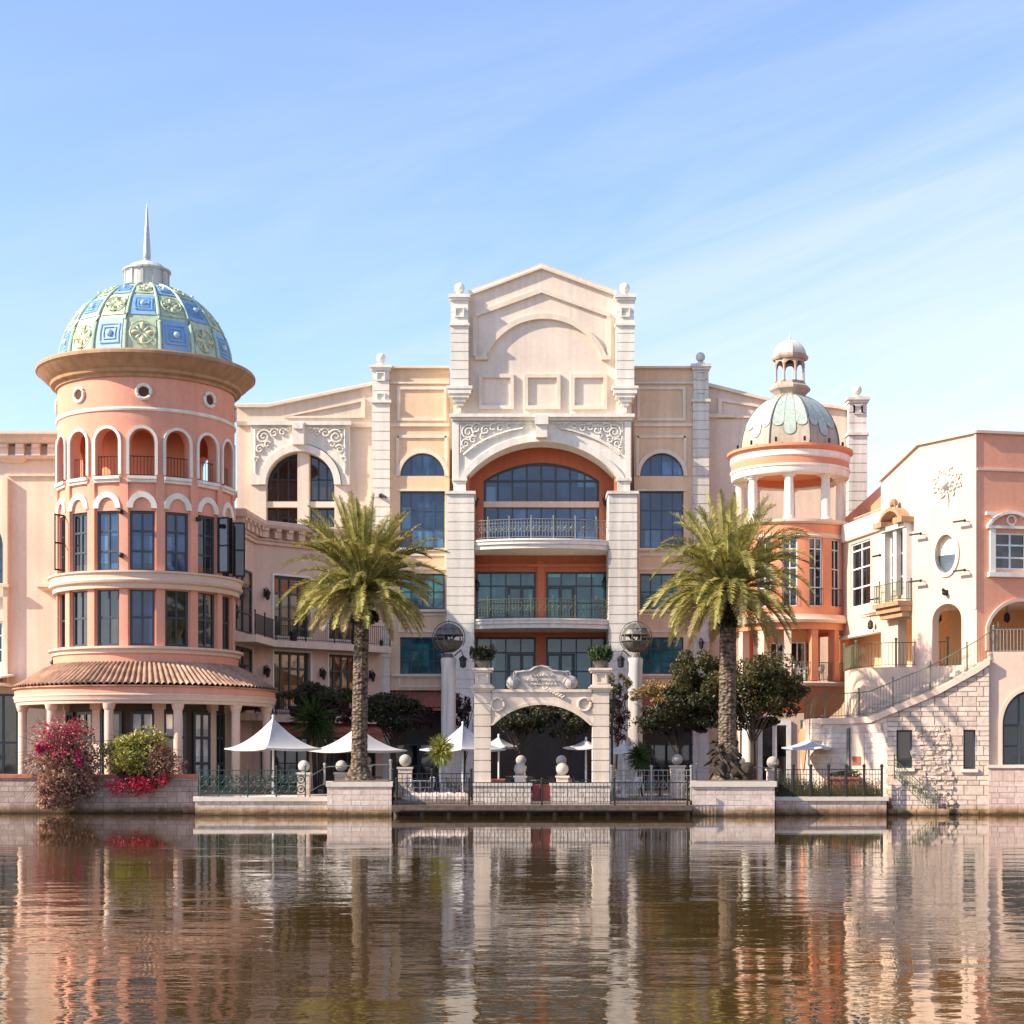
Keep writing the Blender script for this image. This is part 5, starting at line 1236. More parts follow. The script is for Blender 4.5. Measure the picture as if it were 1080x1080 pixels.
# ============================================================ STONE GATEWAY
def gateway():
    Y = 70.7; F = FY(Y); u, wz = F.u, F.w
    t = thing('stone_gateway', 'weathered cream stone gateway arch with scrolled crest by the water', 'gateway', (PX(571, Y), Y, .45))
    for x0, x1 in ((500, 517.5), (625, 642.5)):
        b = MB(); n = 8; z0, z1 = 1.35, wz(730)
        b.box(u(x0)+.05, u(x1)-.05, -.68, -.05, z0, z1, F)
        for k in range(n): b.box(u(x0), u(x1), -.72, 0, z0+(z1-z0)*k/n+.02, z0+(z1-z0)*(k+1)/n-.02, F)
        for (y0, y1, e) in ((728, 730, .04), (726, 728, .10), (724, 726, .15), (722, 724, .06), (709, 722, -.03), (707, 709, .06), (704.5, 707, .12)): b.box(u(x0)-e, u(x1)+e, -.72-e, e, wz(y1), wz(y0), F)
        frame_panel(b, F, u(x0)+.12, u(x1)-.12, wz(721), wz(710), .06, .0, .03)
        b.build('pier', PIERM, t)
    for x0, x1 in ((499.5, 560), (581, 643)):
        b = MB(); b.box(u(x0), u(x1), -.85, .12, .45, 1.24, F); b.build('plinth', RUBBLE, t)
        b = MB(); b.box(u(x0)-.05, u(x1)+.05, -.9, .17, 1.24, 1.36, F); b.build('plinth_coping', COPE, t)
    ul, ur = u(517.5), u(625); ws = wz(765); ri = wz(742)-ws
    b = MB(); b.wall(F, [(ul, ws)]+arch(ul, ur, ws, ri, 24)[1:-1]+[(ur, ws), (ur, wz(730)), (ul, wz(730))], [], .6, -.06)
    b.box(ul, ur, -.72, .04, wz(730), wz(727), F); b.archband(F, ul+.1, ur-.1, ws, ri-.05, .12, -.1, .0, 24)
    for x in (525, 616.5): b.tube([(u(x)+.27*cos(a), -.02, wz(743)+.27*sin(a)) for a in [2*pi*i/18 for i in range(19)]], .06, 6, F=F)
    b.build('arch_beam', PIERM, t)
    b = MB(); P = [(545, 727), (598, 727), (598, 722), (600, 716), (597, 709), (590, 708), (583, 707.5), (578, 704), (571, 702.5), (564, 704), (559, 707.5), (552, 708), (545, 709), (542, 716), (545, 722)]
    b.wall(F, [(u(x), wz(y)) for x, y in reversed(P)], [], .35, -.1)
    pts = [(u(x), wz(y)) for x, y in P[3:14]]
    b.tube([(x, -.08, z) for x, z in pts], .06, 6, F=F)
    for x, sg in ((541, 1), (602, -1)): spiral(b, F, u(x), wz(720), .28, 1.8, -.1, .08, sg, 0); b.sph(F.pt(u(x), -.2, wz(720)), .3, 12, 8); spiral(b, F, u(x+sg*3), wz(711), .14, 1.2, -.1, .05, sg, 0)
    b.build('crest', plaster('weathered_crest', (.52, .46, .40), var=.3, streak=.4), t)
    b = MB(); random.seed(11)
    for r_, (y, x0, x1) in enumerate(((713, 560, 583), (718, 553, 590), (722, 556, 588))):
        x = u(x0)
        while x < u(x1):
            hgt = random.uniform(.05, .11); b.tube([(x, -.07, wz(y)), (x+random.uniform(-.04, .06), -.06, wz(y)+hgt), (x+.07, -.07, wz(y)+random.uniform(-.03, .05))], .02, 4, F=F); x += random.uniform(.1, .17)
    for k in range(7): x = u(572)+k*.12; b.tube([(x, 0, wz(724)-.05*k), (x+.1, .03, wz(727)-.06*k), (x+.22, 0, wz(725)-.06*k)], .035, 4, F=F)
    b.build('worn_inscription', COPE, t)
    tt = thing('red_gate', 'low red panelled gate between the two stone plinths', 'gate', (u(571), Y, .45))
    for a, c in ((561.5, 570), (572, 580)):
        b = MB(); b.box(u(a), u(c), -.35, -.28, .55, 1.3, F); frame_panel(b, F, u(a), u(c), .55, 1.3, .05, -.28, -.25)
        b.build('leaf', REDP, tt)
    b = MB(); b.tube([(u(571), -.2, .45), (u(571), -.2, 1.45)], .05, 6, F=F); b.build('post', IRON, tt)
    for x, lab in ((508.7, 'bushy green plant in dark pot on the left gateway pier'), (633.7, 'bushy green plant in pale pot on the right gateway pier')):
        p = thing('potted_plant', lab, 'plant', (u(x), Y+.36, wz(704.5)), 'plants on the gateway piers')
        b = MB(); b.cyl((u(x), Y+.36), .2, .34, wz(704.5), wz(704.5)+.32, 14); b.build('pot', BRONZE, p)
        b = MB(); leafball(b, (u(x), Y+.36, wz(704.5)+.6), (.55, .5, .38), 420, .1, 1); 
        for k in range(40):
            a = random.uniform(0, 2*pi); l = random.uniform(.3, .65); b.add([(u(x), Y+.36, wz(704)+.3), (u(x)+l*cos(a), Y+.36+l*sin(a), wz(704)+.3+random.uniform(.3, .8)), (u(x)+l*cos(a)+.05, Y+.36+l*sin(a), wz(704)+.25+random.uniform(.3, .7))], [(0, 1, 2)])
        b.build('foliage', SEDG if x > 600 else DGRN, p, fix=False)
def leafball(b, c, r, n, size, clumps=8, seed=None, droop=0, m0=.72, k0=.25, k1=.5):
    rnd = random.Random(seed if seed is not None else int(abs(c[0]*97)+clumps))
    cl = []
    for k in range(clumps):
        while True:
            p = [rnd.uniform(-1, 1) for _ in range(3)]
            if sum(x*x for x in p) < 1: break
        m = m0 if clumps > 1 else 0
        cl.append((c[0]+p[0]*r[0]*m, c[1]+p[1]*r[1]*m, c[2]+p[2]*r[2]*m, rnd.uniform(k0, k1) if clumps > 1 else 1))
    vs = []; fs = []
    for i in range(n):
        q_ = cl[rnd.randrange(len(cl))]
        th = rnd.uniform(0, 2*pi); cz = rnd.uniform(-1, 1); rr = rnd.uniform(.25, 1)**.5; sz_ = sqrt(1-cz*cz)
        p = Vector((q_[0]+r[0]*q_[3]*rr*sz_*cos(th), q_[1]+r[1]*q_[3]*rr*sz_*sin(th), q_[2]+r[2]*q_[3]*rr*cz))
        a = Vector((rnd.gauss(0, 1), rnd.gauss(0, 1), rnd.gauss(0, .8)-droop)).normalized(); e = a.cross(Vector((rnd.gauss(0, 1), rnd.gauss(0, 1), rnd.gauss(0, 1)))).normalized()
        s = size*rnd.uniform(.6, 1.3); k = len(vs)
        vs += [tuple(p-a*s), tuple(p+e*s*.5), tuple(p+a*s), tuple(p-e*s*.5)]; fs.append((k, k+1, k+2, k+3))
    b.add(vs, fs, WF)
gateway()
# ============================================================ BALL TOPPED STONE POSTS
def ball_post(px, Y, pyb, z0, label, w=.42, r=.26, mat=None):
    X = PX(px, Y); zb = PZ(pyb, Y); t = thing('ball_post', label, 'stone post', (X, Y, z0), 'stone posts topped with balls')
    b = MB(); b.box(X-w/2, X+w/2, Y-w/2, Y+w/2, z0, zb-r-.1); b.build('post', mat or STONEL, t)
    b = MB(); b.box(X-w/2-.05, X+w/2+.05, Y-w/2-.05, Y+w/2+.05, zb-r-.1, zb-r-.02); b.build('cap', COPE, t)
    b = MB(); b.sph((X, Y, zb), r, 20, 14); b.build('ball', BALLM, t, smooth=True)
for a in ((320.5, 70.9, 808, .7, 'ball-topped stone post at the right end of the green lattice fence', .5, .25),
          (360, 74.6, 808, .7, 'ball-topped stone post just left of the left palm trunk', .55, .26),
          (387, 76.5, 802, .7, 'ball-topped stone post half hidden behind the left palm trunk', .4, .2),
          (427.5, 73.2, 802, .7, 'tall ball-topped stone post right of the left planter', .6, .27),
          (548.5, 71.6, 811, .6, 'short ball-topped block left of the red gate', .5, .27),
          (549.5, 76, 802, .7, 'grey ball-topped post seen behind the block left of the red gate', .4, .24),
          (593, 71.6, 811, .6, 'short ball-topped block right of the red gate', .5, .27),
          (592, 76, 802, .7, 'grey ball-topped post seen behind the block right of the red gate', .4, .24),
          (714.5, 73.2, 801, .7, 'tall ball-topped stone post between the gateway and the right palm', .6, .24),
          (781, 75.2, 803.5, .7, 'ball-topped stone post just right of the right palm trunk', .4, .23),
          (815, 74.2, 804, .7, 'ball-topped stone post left of the spiked black fence', .5, .27)): ball_post(*a)
# ============================================================ GLOBE PILLARS
def globe_pillar(px, Y, label):
    X = PX(px, Y); t = thing('globe_pillar', label, 'pillar', (X, Y, .7), 'pillars carrying bronze openwork globes'); c = (X, Y)
    zt = PZ(694, Y)
    b = MB(); b.lathe(c, [(.001, .7), (.42, .7), (.42, 1.1), (.36, 1.15), (.355, zt-.5), (.36, zt-.45), (.38, zt-.1), (.36, zt), (.001, zt)], 20)
    b.build('shaft', PILM, t, smooth=True)
    gx = X+.02; zc = PZ(673, Y); R = .70
    b = MB(); b.cyl((gx, Y), .28, .16, zt, zt+.22, 12)
    for (e0, e1) in ((14, 88), (-88, -16)):
        b.lathe((gx, Y), [(R*cos(radians(e)), zc+R*sin(radians(e))) for e in [e0+(e1-e0)*i/8 for i in range(9)]], 24)
        b.lathe((gx, Y), [(R*.93*cos(radians(e)), zc+R*.93*sin(radians(e))) for e in [e0+(e1-e0)*i/8 for i in range(9)]], 24)
    for k in range(10): a = 2*pi*k/10; b.tube([(gx+R*cos(a)*cos(e), Y+R*sin(a)*cos(e), zc+R*sin(e)) for e in [radians(-90+180*i/12) for i in range(13)]], .025, 4)
    for e in (-14, 12, 40): b.tube([(gx+(R+.02)*cos(radians(e))*cos(a), Y+(R+.02)*cos(radians(e))*sin(a), zc+R*sin(radians(e))) for a in [2*pi*i/24 for i in range(25)]], .03, 4)
    b.tube([(gx+R*1.14*cos(a), Y-.1, zc+R*1.14*sin(a)+.02) for a in [radians(-30+260*i/20) for i in range(21)]], .025, 4)
    b.tube([(gx, Y, zc+R), (gx, Y, zc+R+.22)], .02, 4)
    for k in range(14): a = random.uniform(0, 2*pi); b.tube([(gx+.1*cos(a), Y+.1*sin(a), zc-.2), (gx+.4*cos(a+1), Y+.4*sin(a+1), zc+.15)], .02, 4)
    b.build('openwork_globe', BRONZE, t, fix=False)
    s = 1 if px < 571 else -1
    b = MB(); b.tube([(X+s*.3, Y-.1, zt+.1), (X+s*.62, Y-.1, zt+.4), (X+s*.72, Y-.1, zt+.1)], .035, 5); b.lathe((X+s*.72, Y-.1), [(.05, zt+.1), (.2, zt-.02), (.2, zt-.1), (.16, zt-.14), (.15, zt-.45), (.02, zt-.5)], 8); b.build('lantern', IRON, t)
globe_pillar(473, 82, 'white pillar with dark bronze globe left of the stone gateway')
globe_pillar(670, 82, 'white pillar with dark bronze globe right of the stone gateway')
# ============================================================ PARASOLS
def parasol(px, Y, pyt, pye, halfpx, label, mat=FAB, rot=.0, pole=.05, drop=.0, sides=4, ey=None):
    X = PX(px, Y); z0 = .7; zt = PZ(pyt, Y); ze = PZ(pye, Y); a = halfpx*Y/FPX
    t = thing('parasol', label, 'parasol', (X, Y, z0), 'white parasols on the waterside terrace')
    b = MB(); n = 48; m = 12; vs = []
    for i in range(n):
        th = 2*pi*i/n; loc = ((th-rot) % (2*pi/sides))/(2*pi/sides)*2-1     # -1..1 between corners
        cr_ = cos(pi/sides)/cos(loc*pi/sides)                       # square outline
        rr = a*(cr_ if sides > 4 else (cr_/cos(pi/sides)*.715 + .285*abs(loc)**6))
        if sides == 4: rr = a*(.70/cos(loc*pi/4)*.96+.04*abs(loc)**8)
        for j in range(m+1):
            s = j/m; z = ze+(zt-ze)*(1-s)**1.75 + (.05*abs(sin(th*0))) - .10*(1-abs(loc))*0 + .16*s*s*(1-abs(loc)**2)*(-0.2)
            vs.append((X+rr*s*cos(th), Y+rr*s*sin(th), z))
        r_ = rr*1.0; vs.append((X+r_*cos(th), Y+r_*sin(th), ze-.14*(1-.6*abs(loc)**3)))
    w_ = m+2; b.add(vs, [(i*w_+j, ((i+1) % n)*w_+j, ((i+1) % n)*w_+j+1, i*w_+j+1) for i in range(n) for j in range(m+1)])
    b.build('canopy', mat, t, smooth=True)
    b = MB(); b.cyl((X, Y), pole, pole, z0, zt+.05, 10); b.sph((X, Y, zt+.08), .06, 8, 6); b.build('pole', STEEL, t)
    b = MB(); 
    for k in range(sides): th = rot+2*pi*k/sides-pi/sides*0; b.tube([(X, Y, zt-.45), (X+a*.6*cos(th), Y+a*.6*sin(th), ze+(zt-ze)*.14)], .02, 4)
    b.build('rib', STEEL, t)
    b = MB(); b.cyl((X, Y), .35, .3, z0, z0+.1, 16); b.build('base', WHITE2, t)
parasol(288, 73.2, 757, 789, 52, 'large white tent-shaped parasol left of the left palm', rot=0)
parasol(377, 76.5, 766, 791, 53, 'white tent-shaped parasol behind the left palm trunk', rot=0)
parasol(488, 76.0, 764, 790, 46, 'tall white parasol, coloured bluish for its shade, left of the gateway', mat=FABB, rot=0)
parasol(526, 81, 777, 787, 26, 'small white parasol seen through the left of the gateway', mat=FABB, rot=.3)
parasol(618, 81, 780, 788, 27, 'small white parasol seen through the right of the gateway', mat=FAB, rot=.3)
parasol(658, 75, 784, 792, 26, 'flat white parasol right of the gateway', rot=.2)
parasol(853, 73.3, 779, 788, 32, 'flat pale grey parasol in front of the stone staircase wall', mat=FABB, rot=.25)
# ============================================================ PALMS
def palm(px, Y, z0, pyt, r0, r1, label, seed, nf=110, L=3.5, messy=False, lean=0):
    rnd = random.Random(seed); X = PX(px, Y); zt = PZ(pyt, Y); t = thing('palm_tree', label, 'palm tree', (X, Y, z0), 'tall palms in the planters')
    b = MB(); H = zt-z0; n = 110; seg = 28; vs = []
    for i in range(n+1):
        f = i/n; z = z0+H*f; r = r1+(r0-r1)*(1-f)**1.2*.25; r += (r0*.75)*max(0, 1-f*9)**1.6; r += .10*max(0, (f-.93)/.07)
        for k in range(seg):
            a = 2*pi*k/seg; w_ = .5+.5*sin(a*7+z*9.)*sin(-a*7+z*9.); rr = r*(1+.075*w_+.03*rnd.random())
            vs.append((X+lean*f*f+rr*cos(a), Y+rr*sin(a), z))
    b.add(vs, [(i*seg+k, i*seg+(k+1) % seg, (i+1)*seg+(k+1) % seg, (i+1)*seg+k) for i in range(n) for k in range(seg)]); b.build('trunk', PBARK, t, fix=False)
    cx, cy, cz = X+lean, Y, zt+.25
    if messy:
        b = MB()
        for k in range(34):
            a = rnd.uniform(0, 2*pi); z = z0+rnd.uniform(.1, 2.0); l = rnd.uniform(.3, .75)*(1.5-z*.25); r_ = r0*1.0
            b.tube([(X+r_*.8*cos(a), Y+r_*.8*sin(a), z), (X+(r_+l*.5)*cos(a), Y+(r_+l*.5)*sin(a), z-.1), (X+(r_+l)*cos(a+.3), Y+(r_+l)*sin(a+.3), z-.5*rnd.random()-.1)], .12, 5, .05)
        for k in range(6): b.sph((X+rnd.uniform(-.9, .9), Y-.2-rnd.random()*.4, z0+.2+rnd.random()*.5), rnd.uniform(.2, .4), 8, 6)
        b.build('old_leaf_bases', BARK, t, smooth=True)
    b = MB(); leafball(b, (cx, cy-.1, cz-.75), (.85, .85, .8), 3600, .10, 12, seed); b.build('crown_fern', DGRN, t, fix=False)
    g = MB(); dry = MB()
    for f_ in range(nf):
        q_ = f_/nf; az = f_*2.39996+rnd.uniform(-.2, .2)
        el = radians(84-100*q_**1.0+rnd.uniform(-12, 12)); Lf = L*(.78+.22*sin(pi*min(1, q_+.25)))*rnd.uniform(.88, 1.08)
        mb = dry if (q_ > .91) else g
        d = Vector((cos(az)*cos(el), sin(az)*cos(el), sin(el))); p = Vector((cx+.25*cos(az), cy+.25*sin(az), cz+.25*sin(el))); m = 22; ds = Lf/m; P = [p.copy()]; D = [d.copy()]
        dr = rnd.uniform(.045, .095)*(1.3 if messy else 1.0)
        for i in range(m):
            hz = sqrt(max(0, d.x**2+d.y**2)); d = (d+Vector((0, 0, -dr*(.35+1.1*(i/m))*(hz+.10)))).normalized(); p = p+d*ds; P.append(p.copy()); D.append(d.copy())
        mb.tube([tuple(x) for x in P], .045, 4, .01)
        roll = rnd.uniform(-.5, .5)
        vs = []; fs = []
        for i in range(2, m+1):
            for hf in (0, .33, .66):
                pp = P[i]-D[i]*ds*hf; dd = D[i]; side = dd.cross(Vector((0, 0, 1)))
                if side.length < .05: side = Vector((1, 0, 0))
                side.normalize(); up = side.cross(dd)
                side2 = side*cos(roll)+up*sin(roll); up2 = up*cos(roll)-side*sin(roll)
                s = i/m; ll = (.13+.30*sin(pi*min(1, .08+s*.92))**.7)*rnd.uniform(.8, 1.15)*(L/3.5)
                for sg in (-1, 1):
                    v = (side2*sg*.74+dd*.74+up2*rnd.uniform(.15, .6)).normalized(); tip = pp+v*ll+Vector((0, 0, -.12*ll)); wv = dd*.021
                    k = len(vs); vs += [tuple(pp-wv), tuple(pp+wv), tuple(pp+v*ll*.6+wv*.9), tuple(tip), tuple(pp+v*ll*.6-wv*.9)]; fs.append((k, k+1, k+2, k+3, k+4))
        mb.add(vs, fs)
    g.build('fronds', PETM, t, fix=False); dry.build('dry_fronds', PETM2, t, fix=False)
    b = MB()
    for k in range(9):
        a = rnd.uniform(0, 2*pi); l = rnd.uniform(.9, 1.5); b.tube([(cx+.2*cos(a), cy+.2*sin(a), cz+.1), (cx+l*.6*cos(a), cy+l*.6*sin(a), cz+.35), (cx+l*cos(a), cy+l*sin(a), cz-.25)], .07, 5, .05)
    b.build('fruit_stalk', PETM2, t, fix=False)
palm(379, 71.6, 1.4, 630, .48, .29, 'tall palm in the planter left of the gateway, with clean trunk', 4, 142, 3.85, lean=.15)
palm(767, 71.4, 1.4, 633, .48, .33, 'tall palm in the planter right of the gateway, with shaggy trunk base', 9, 132, 4.1, messy=True, lean=.05)
# ============================================================ YUCCAS, BUSHES, TREES
def yucca(px, Y, z0, pyc, r, label, mat, n=190, stem=.07):
    X = PX(px, Y); zc = PZ(pyc, Y); t = thing('yucca', label, 'yucca plant', (X, Y, z0)); rnd = random.Random(int(px))
    b = MB(); b.tube([(X+.05, Y, z0), (X-.03, Y, (z0+zc)/2), (X, Y, zc)], stem, 7, stem*.8); b.build('stem', BARK if mat is SEDG else WHITE2, t)
    b = MB()
    for k in range(n):
        a = rnd.uniform(0, 2*pi); e = radians(rnd.uniform(-75, 88)); l = r*rnd.uniform(.8, 1.08); d = Vector((cos(a)*cos(e), sin(a)*cos(e), sin(e))); s = d.cross(Vector((0, 0, 1))).normalized()*.035
        p = Vector((X, Y, zc+rnd.uniform(-.25, .15))); q_ = p+d*l*.55; e_ = p+d*l+Vector((0, 0, -.10*l)); b.add([tuple(p-s), tuple(p+s), tuple(q_+s), tuple(e_), tuple(q_-s)], [(0, 1, 2, 3, 4)])
    b.build('leaves', mat, t, fix=False)
yucca(465, 72.6, .7, 790, .74, 'small yellow-green yucca on pale stem left of the gateway', YUCC, 420)
yucca(675, 74, .7, 797, .75, 'dark green yucca beside the flat parasol right of the gateway', SEDG, 320, .1)
yucca(332, 82, .7, 757, 1.5, 'tall dark yucca in the shade behind the parasols', SEDG, 280, .12)
def bush(px, Y, parts, label, cat='bush', stems=60, name='flowering_bush', grp=None):
    X = PX(px, Y); t = thing(name, label, cat, (X, Y, .5), grp)
    for k, (nm, mat, c, r, n, size, cl) in enumerate(parts):
        b = MB(); leafball(b, (PX(c[0], Y+c[2]), Y+c[2], PZ(c[1], Y+c[2])), r, n, size, cl, int(px)+k*7); b.build(nm, mat, t, fix=False)
    b = MB(); rnd = random.Random(int(px)); c = parts[0][2]; r = parts[0][3]; zc = PZ(c[1], Y+c[2]); x0 = PX(c[0], Y+c[2])
    for k in range(stems):
        a = rnd.uniform(0, 2*pi); e = rnd.uniform(-1.2, 1.3); q_ = Vector((x0+r[0]*1.12*cos(a)*cos(e), Y+r[1]*sin(a)*cos(e), zc+r[2]*1.1*sin(e)))
        b.tube([(X+rnd.uniform(-.3, .3), Y+.3, max(.8, zc-.6)), ((X+q_.x)/2, Y-.1, (zc+q_.z)/2+.3), tuple(q_)], .018, 4, .006)
    b.build('twigs', BARK, t, fix=False)
bush(66, 72.0, [('foliage', BTWIG, (66, 805, 0), (1.95, 1.2, 2.1), 10500, .075, 34), ('bracts', BMAG, (62, 782, -.6), (1.5, .9, 1.3), 420, .07, 14), ('bracts', BMAG, (84, 800, -.6), (.25, .3, .6), 330, .08, 3), ('lower_foliage', BTWIG, (60, 834, -.3), (1.3, .8, 1.0), 3500, .075, 16), ('top_bracts', BRED, (76, 768, -.3), (1.2, .6, .5), 300, .07, 10), ('bracts', BMAG, (46, 790, -.9), (.45, .3, .3), 320, .08, 4)], 'big bougainvillea bush with magenta bracts trailing over the quay wall', stems=90)
bush(147, 72.4, [('foliage', BYEL, (146, 794, 0), (1.75, 1.1, 1.25), 7500, .085, 30), ('twiggy_foliage', BTWIG, (170, 804, .1), (1.3, .9, 1.1), 3600, .075, 18), ('shaded_foliage', PURP, (155, 822, -.1), (1.5, .8, .5), 2200, .08, 10), ('bracts', BRED, (137, 828, -.6), (1.35, .6, .6), 1500, .06, 26), ('bracts', BRED, (172, 824, -.5), (.6, .4, .4), 300, .06, 8)], 'yellow-green bush with crimson bracts along its lower edge', stems=90)
def tree(px, Y, parts, label, z0=.7, tr=.16, top=None, lean=.3):
    X = PX(px, Y); t = thing('tree', label, 'tree', (X, Y, z0)); rnd = random.Random(int(px*3))
    zt = PZ(parts[0][1][1], Y); b = MB(); b.tube([(X, Y, z0), (X+lean*.4, Y, z0+(zt-z0)*.5), (X+lean, Y, zt)], tr, 8, tr*.5)
    c = parts[0][1]; r = parts[0][2]; xc = PX(c[0], Y)
    for k in range(14):
        a = 2*pi*k/14+rnd.random(); f = rnd.uniform(.35, .8); s = Vector((X+lean*f, Y, z0+(zt-z0)*f)); e = Vector((xc+r[0]*.8*cos(a), Y+r[1]*.8*sin(a), zt+r[2]*rnd.uniform(-.5, .7)))
        b.tube([tuple(s), tuple((s+e)/2+Vector((rnd.uniform(-.3, .3), 0, .3))), tuple(e)], tr*.28, 5, .012)
    b.build('trunk', BARK, t, fix=False)
    for k, (mat, c, r, n, size, cl) in enumerate(parts):
        b = MB(); leafball(b, (PX(c[0], Y+c[2]), Y+c[2], PZ(c[1], Y+c[2])), r, int(n*2.1), size*.66, int(cl*2.4), int(px)*3+k, 0, .9, .12, .36); b.build('crown', mat, t, fix=False)
tree(795, 76.5, [(OLIV, (800, 722, 0), (2.35, 1.5, 1.5), 7500, .12, 26), (OLIV, (738, 718, .5), (1.6, 1.2, 1.5), 5200, .12, 14), (DGRN, (772, 738, .4), (3.4, 1.3, 1.5), 8500, .12, 14)], 'bushy olive-green tree behind the right palm', lean=-.1)
tree(713, 78.5, [(GOLD, (700, 733, 0), (1.8, 1.0, .8), 2200, .10, 12), (DGRN, (714, 755, .3), (2.2, 1.2, 1.0), 3800, .12, 14)], 'small tree with golden leaves right of the right globe pillar')
tree(648, 79.5, [(OLIV, (652, 726, 0), (.7, .6, .9), 700, .10, 8), (PURP, (650, 760, 0), (.9, .7, 1.2), 900, .1, 8)], 'thin bare-branched tree between gateway and right globe pillar', tr=.09)
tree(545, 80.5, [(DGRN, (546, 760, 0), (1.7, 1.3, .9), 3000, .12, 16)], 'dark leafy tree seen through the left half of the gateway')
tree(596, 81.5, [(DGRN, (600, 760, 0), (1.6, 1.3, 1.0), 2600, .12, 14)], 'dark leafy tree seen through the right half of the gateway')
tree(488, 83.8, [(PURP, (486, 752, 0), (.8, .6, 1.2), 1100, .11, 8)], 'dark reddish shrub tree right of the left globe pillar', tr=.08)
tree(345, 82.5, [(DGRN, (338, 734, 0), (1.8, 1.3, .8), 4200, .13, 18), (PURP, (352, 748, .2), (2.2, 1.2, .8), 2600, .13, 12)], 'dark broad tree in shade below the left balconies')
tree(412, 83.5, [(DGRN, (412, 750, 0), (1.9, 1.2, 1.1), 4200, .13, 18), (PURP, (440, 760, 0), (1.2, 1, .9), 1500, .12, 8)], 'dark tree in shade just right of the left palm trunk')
# grasses and flowers behind the right fence
b = MB(); rnd = random.Random(4)
for k in range(1500):
    x = PX(rnd.uniform(820, 927), 71.3); y = 70.7+rnd.random()*1.0; h = rnd.uniform(.3, .85)*(1.35 if x < PX(850, 71) else .95); a = rnd.uniform(-.3, .3); b.add([(x, y, .75), (x+.03, y, .75), (x+a*h, y+rnd.uniform(-.2, .2), .75+h)], [(0, 1, 2)])
tag(b.build('ornamental_grass', OLIV, fix=False), 'green and grey ornamental grasses behind the spiked black fence', 'grass', kind='stuff')
t = thing('plant_trough', 'long red-brown plant trough behind the black fence by the staircase', 'planter', (PX(888, 72.2), 72.2, .7))
b = MB(); b.box(PX(872, 72.2), PX(905, 72.2), 72.0, 72.5, .7, 1.5); b.box(PX(871, 72.2), PX(906, 72.2), 71.95, 72.55, 1.5, 1.6); b.build('trough', POTM, t); b = MB(); leafball(b, (PX(888, 72.2), 72.25, 1.75), (.75, .25, .2), 500, .07, 6, 3); b.build('plants', OLIV, t, fix=False)
t = thing('plant_trough', 'red-brown tub beside the left gateway pier', 'planter', (PX(521, 73), 73, .7))
b = MB(); X = PX(521, 73); b.box(X-.3, X+.45, 72.8, 73.3, .7, 1.45); b.box(X-.34, X+.49, 72.76, 73.34, 1.45, 1.52); b.build('trough', POTM, t)
# ============================================================ FURNITURE
def chair_proto(mat):
    t = thing('cafe_chair', 'x', 'chair', (0, 0, 0), 'cafe chairs on the terrace')
    b = MB(); b.box(-.22, .22, -.22, .22, .42, .46); b.build('seat', mat, t)
    b = MB(); b.tube([(-.21, .22, .45), (-.24, .28, .75), (-.16, .30, .88), (.16, .30, .88), (.24, .28, .75), (.21, .22, .45)], .02, 5)
    for k in range(5): b.box(-.16+.07*k, -.13+.07*k, .265, .285, .45, .86)
    b.build('backrest', mat, t)
    for x in (-1, 1):
        for y in (-1, 1): b = MB(); b.tube([(x*.2, y*.2, .43), (x*.23, y*.24, 0)], .018, 5); b.build('leg', mat, t)
        b = MB(); b.tube([(x*.23, -.2, .44), (x*.25, -.18, .64), (x*.25, .24, .66)], .018, 5); b.build('armrest', mat, t)
    return t
def table_proto(mat):
    t = thing('cafe_table', 'x', 'table', (0, 0, 0), 'cafe tables on the terrace')
    b = MB(); b.lathe((0, 0), [(.001, .75), (.4, .75), (.4, .71), (.001, .71)], 24); b.build('tabletop', mat, t)
    b = MB(); b.cyl((0, 0), .035, .035, .02, .71, 8); b.lathe((0, 0), [(.001, .04), (.22, .02), (.22, 0), (.001, 0)], 16); b.build('pedestal', mat, t); return t
wc = chair_proto(CHAIRM); dc = chair_proto(DCHAIR); tb = table_proto(CHAIRM); td = table_proto(DCHAIR)
zg = 6.11*1.0488-.107
first = {id(wc): 1, id(dc): 1, id(tb): 1, id(td): 1}
def put(o, px, Y, z, rz, lab, scale=1, grp=None):
    c = o if first.pop(id(o), None) else copy_tree(o)
    place(c, (PX(px, Y), Y, z), rz, lab)
    if grp: c['group'] = grp
    return c
G1 = 'white chairs on the rotunda balcony'
put(wc, 822, 83.6, zg, 1.2, 'white chair on the rotunda balcony, leftmost of the four', grp=G1); put(wc, 834, 83.4, zg, -1.0, 'white chair on the rotunda balcony, second from the left', grp=G1)
put(wc, 848, 83.5, zg, 1.3, 'white chair on the rotunda balcony, third from the left', grp=G1); put(wc, 862, 83.8, zg, -1.2, 'white chair on the rotunda balcony, rightmost of the four', grp=G1)
put(tb, 828, 83.4, zg, 0, 'round white table between the left pair of chairs on the rotunda balcony', grp='tables on the rotunda balcony'); put(tb, 855, 83.7, zg, 0, 'round white table between the right pair of chairs on the rotunda balcony', grp='tables on the rotunda balcony')
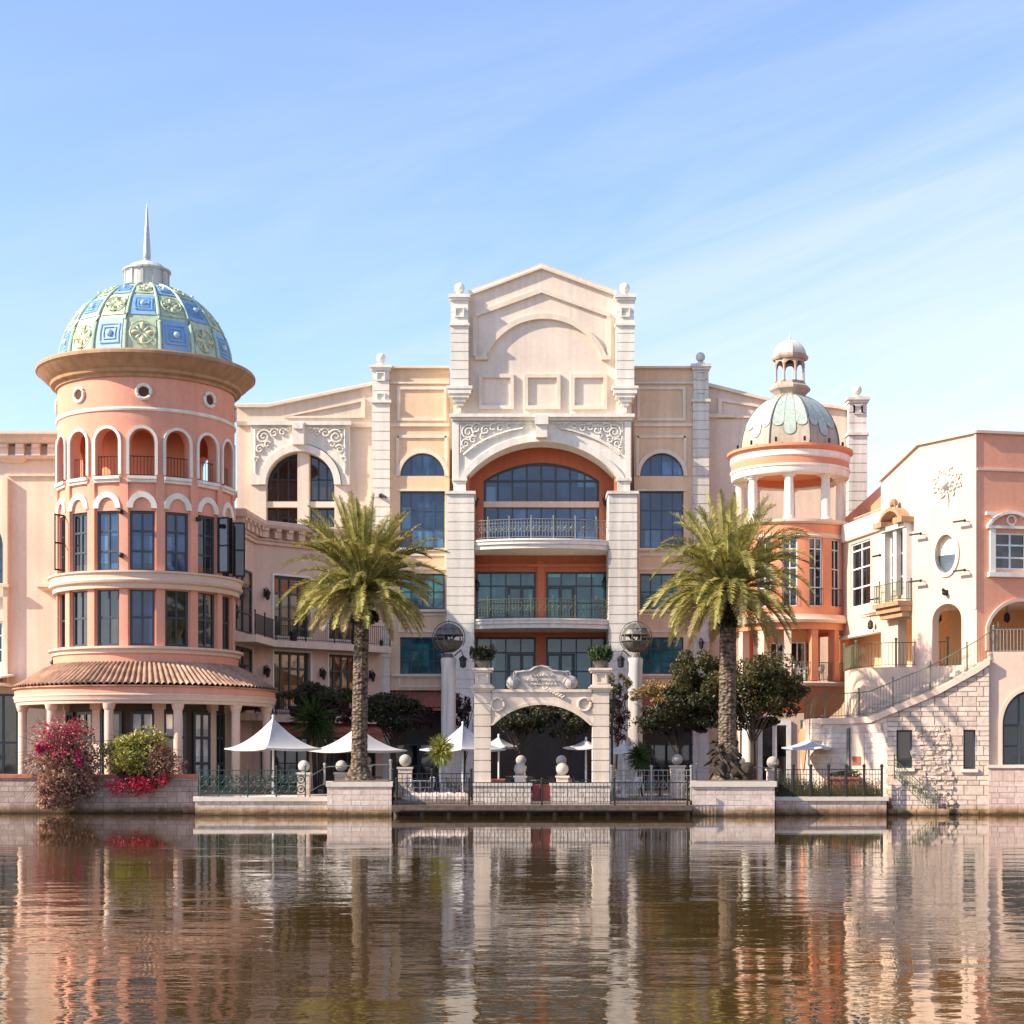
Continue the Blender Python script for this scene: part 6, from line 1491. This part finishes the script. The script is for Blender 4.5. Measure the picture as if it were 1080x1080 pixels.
for px, Y, rz, lab in ((560, 74.5, 0.2, 'grey wicker chair in the gateway opening, left of the small table'), (576, 74.6, -2.2, 'grey wicker chair in the gateway opening, right of the small table'), (612, 75.5, 1.5, 'grey wicker chair near the right gateway pier'), (530, 77.5, -1.2, 'grey wicker chair under the small parasol at the left of the gateway opening'), (541, 78.5, 2.4, 'grey wicker chair behind the block left of the red gate'), (604, 78.2, .8, 'grey wicker chair behind the block right of the red gate'), (690, 75, 1.1, 'grey wicker chair right of the dark yucca'), (702, 75.4, -1.3, 'grey wicker chair left of the tall post by the right palm'), (400, 75.5, .4, 'grey wicker chair right of the left palm trunk'), (250, 74.5, 1.4, 'grey wicker chair left of the pole of the large parasol'), (310, 75, -1.4, 'grey wicker chair right of the pole of the large parasol'), (478, 74, 2.0, 'grey wicker chair left of the gateway near the yellow yucca'), (497, 75.5, -1.4, 'grey wicker chair just left of the gateway pier')):
    put(dc, px, Y, .7, rz, lab)
for px, Y, lab in ((568, 75, 'small grey table centred in the gateway opening'), (280, 75.2, 'grey table under the large parasol'), (622, 76, 'grey table by the right gateway pier'), (535, 78, 'grey table under the small parasol at the left of the gateway opening'), (696, 75.2, 'grey table right of the dark yucca')): put(td, px, Y, .7, 0, lab)
for px, Y, rz, lab in ((648, 72.8, .5, 'white chair right of the gateway, nearest the pier'), (668, 73.2, -.9, 'white chair right of the gateway beside the dark yucca'), (436, 72.4, .9, 'white chair behind the scrollwork fence, nearest the left planter'), (450, 72.9, -1.0, 'white chair behind the scrollwork fence, nearest the yellow yucca')): put(wc, px, Y, .7, rz, lab, grp='white chairs on the terrace')
for px, Y, lab in ((657, 73.0, 'round white table right of the gateway'), (443, 72.7, 'round white table behind the scrollwork fence')): put(tb, px, Y, .7, 0, lab)
# pale rocks and flowers along the foot of the terrace
rocks = []
for k, (px, w_) in enumerate(((436, .5), (447, .7), (460, .45), (472, .6), (486, .4))):
    b = MB(); X = PX(px, 71.2); rnd = random.Random(k); b.sph((0, 0, 0), 1, 10, 7)
    b.v = [(X+p[0]*w_*(1+.2*rnd.random()), 71.2+p[1]*.25, .72+p[2]*.2*(1+.3*rnd.random())) for p in b.v]
    tag(b.build('rock', RUBBLE), 'pale rock behind the deck fence left of the gateway, %s' % ['leftmost', 'largest and second from left', 'in the middle below the yucca', 'second from right', 'rightmost by the pier'][k], 'rock', 'pale rocks behind the deck fence')
# lamp post by the right gateway pier
X = PX(645.5, 72.2); t = thing('street_lamp', 'black lantern on slim post right of the gateway pier', 'street lamp', (X, 72.2, .7)); zt = PZ(752, 72.2)
b = MB(); b.cyl((X, 72.2), .06, .045, .7, zt, 8); b.cyl((X, 72.2), .14, .06, .7, 1.1, 10); b.build('post', IRON, t)
b = MB(); b.lathe((X, 72.2), [(.09, zt), (.16, zt+.08), (.21, zt+.55), (.26, zt+.58), (.22, zt+.62), (.05, zt+.82), (.02, zt+.95)], 6); b.build('lantern', IRON, t)
# tall white mast beside the rotunda door
X = PX(818, 77); t = thing('flagpole', 'white mast with crossbar in front of the rotunda door', 'mast', (X, 77, .7)); b = MB(); b.cyl((X, 77), .07, .05, .7, PZ(748, 77), 8); b.box(X-.5, X+.5, 76.97, 77.03, PZ(757, 77), PZ(756, 77)); b.build('mast', STEEL, t)
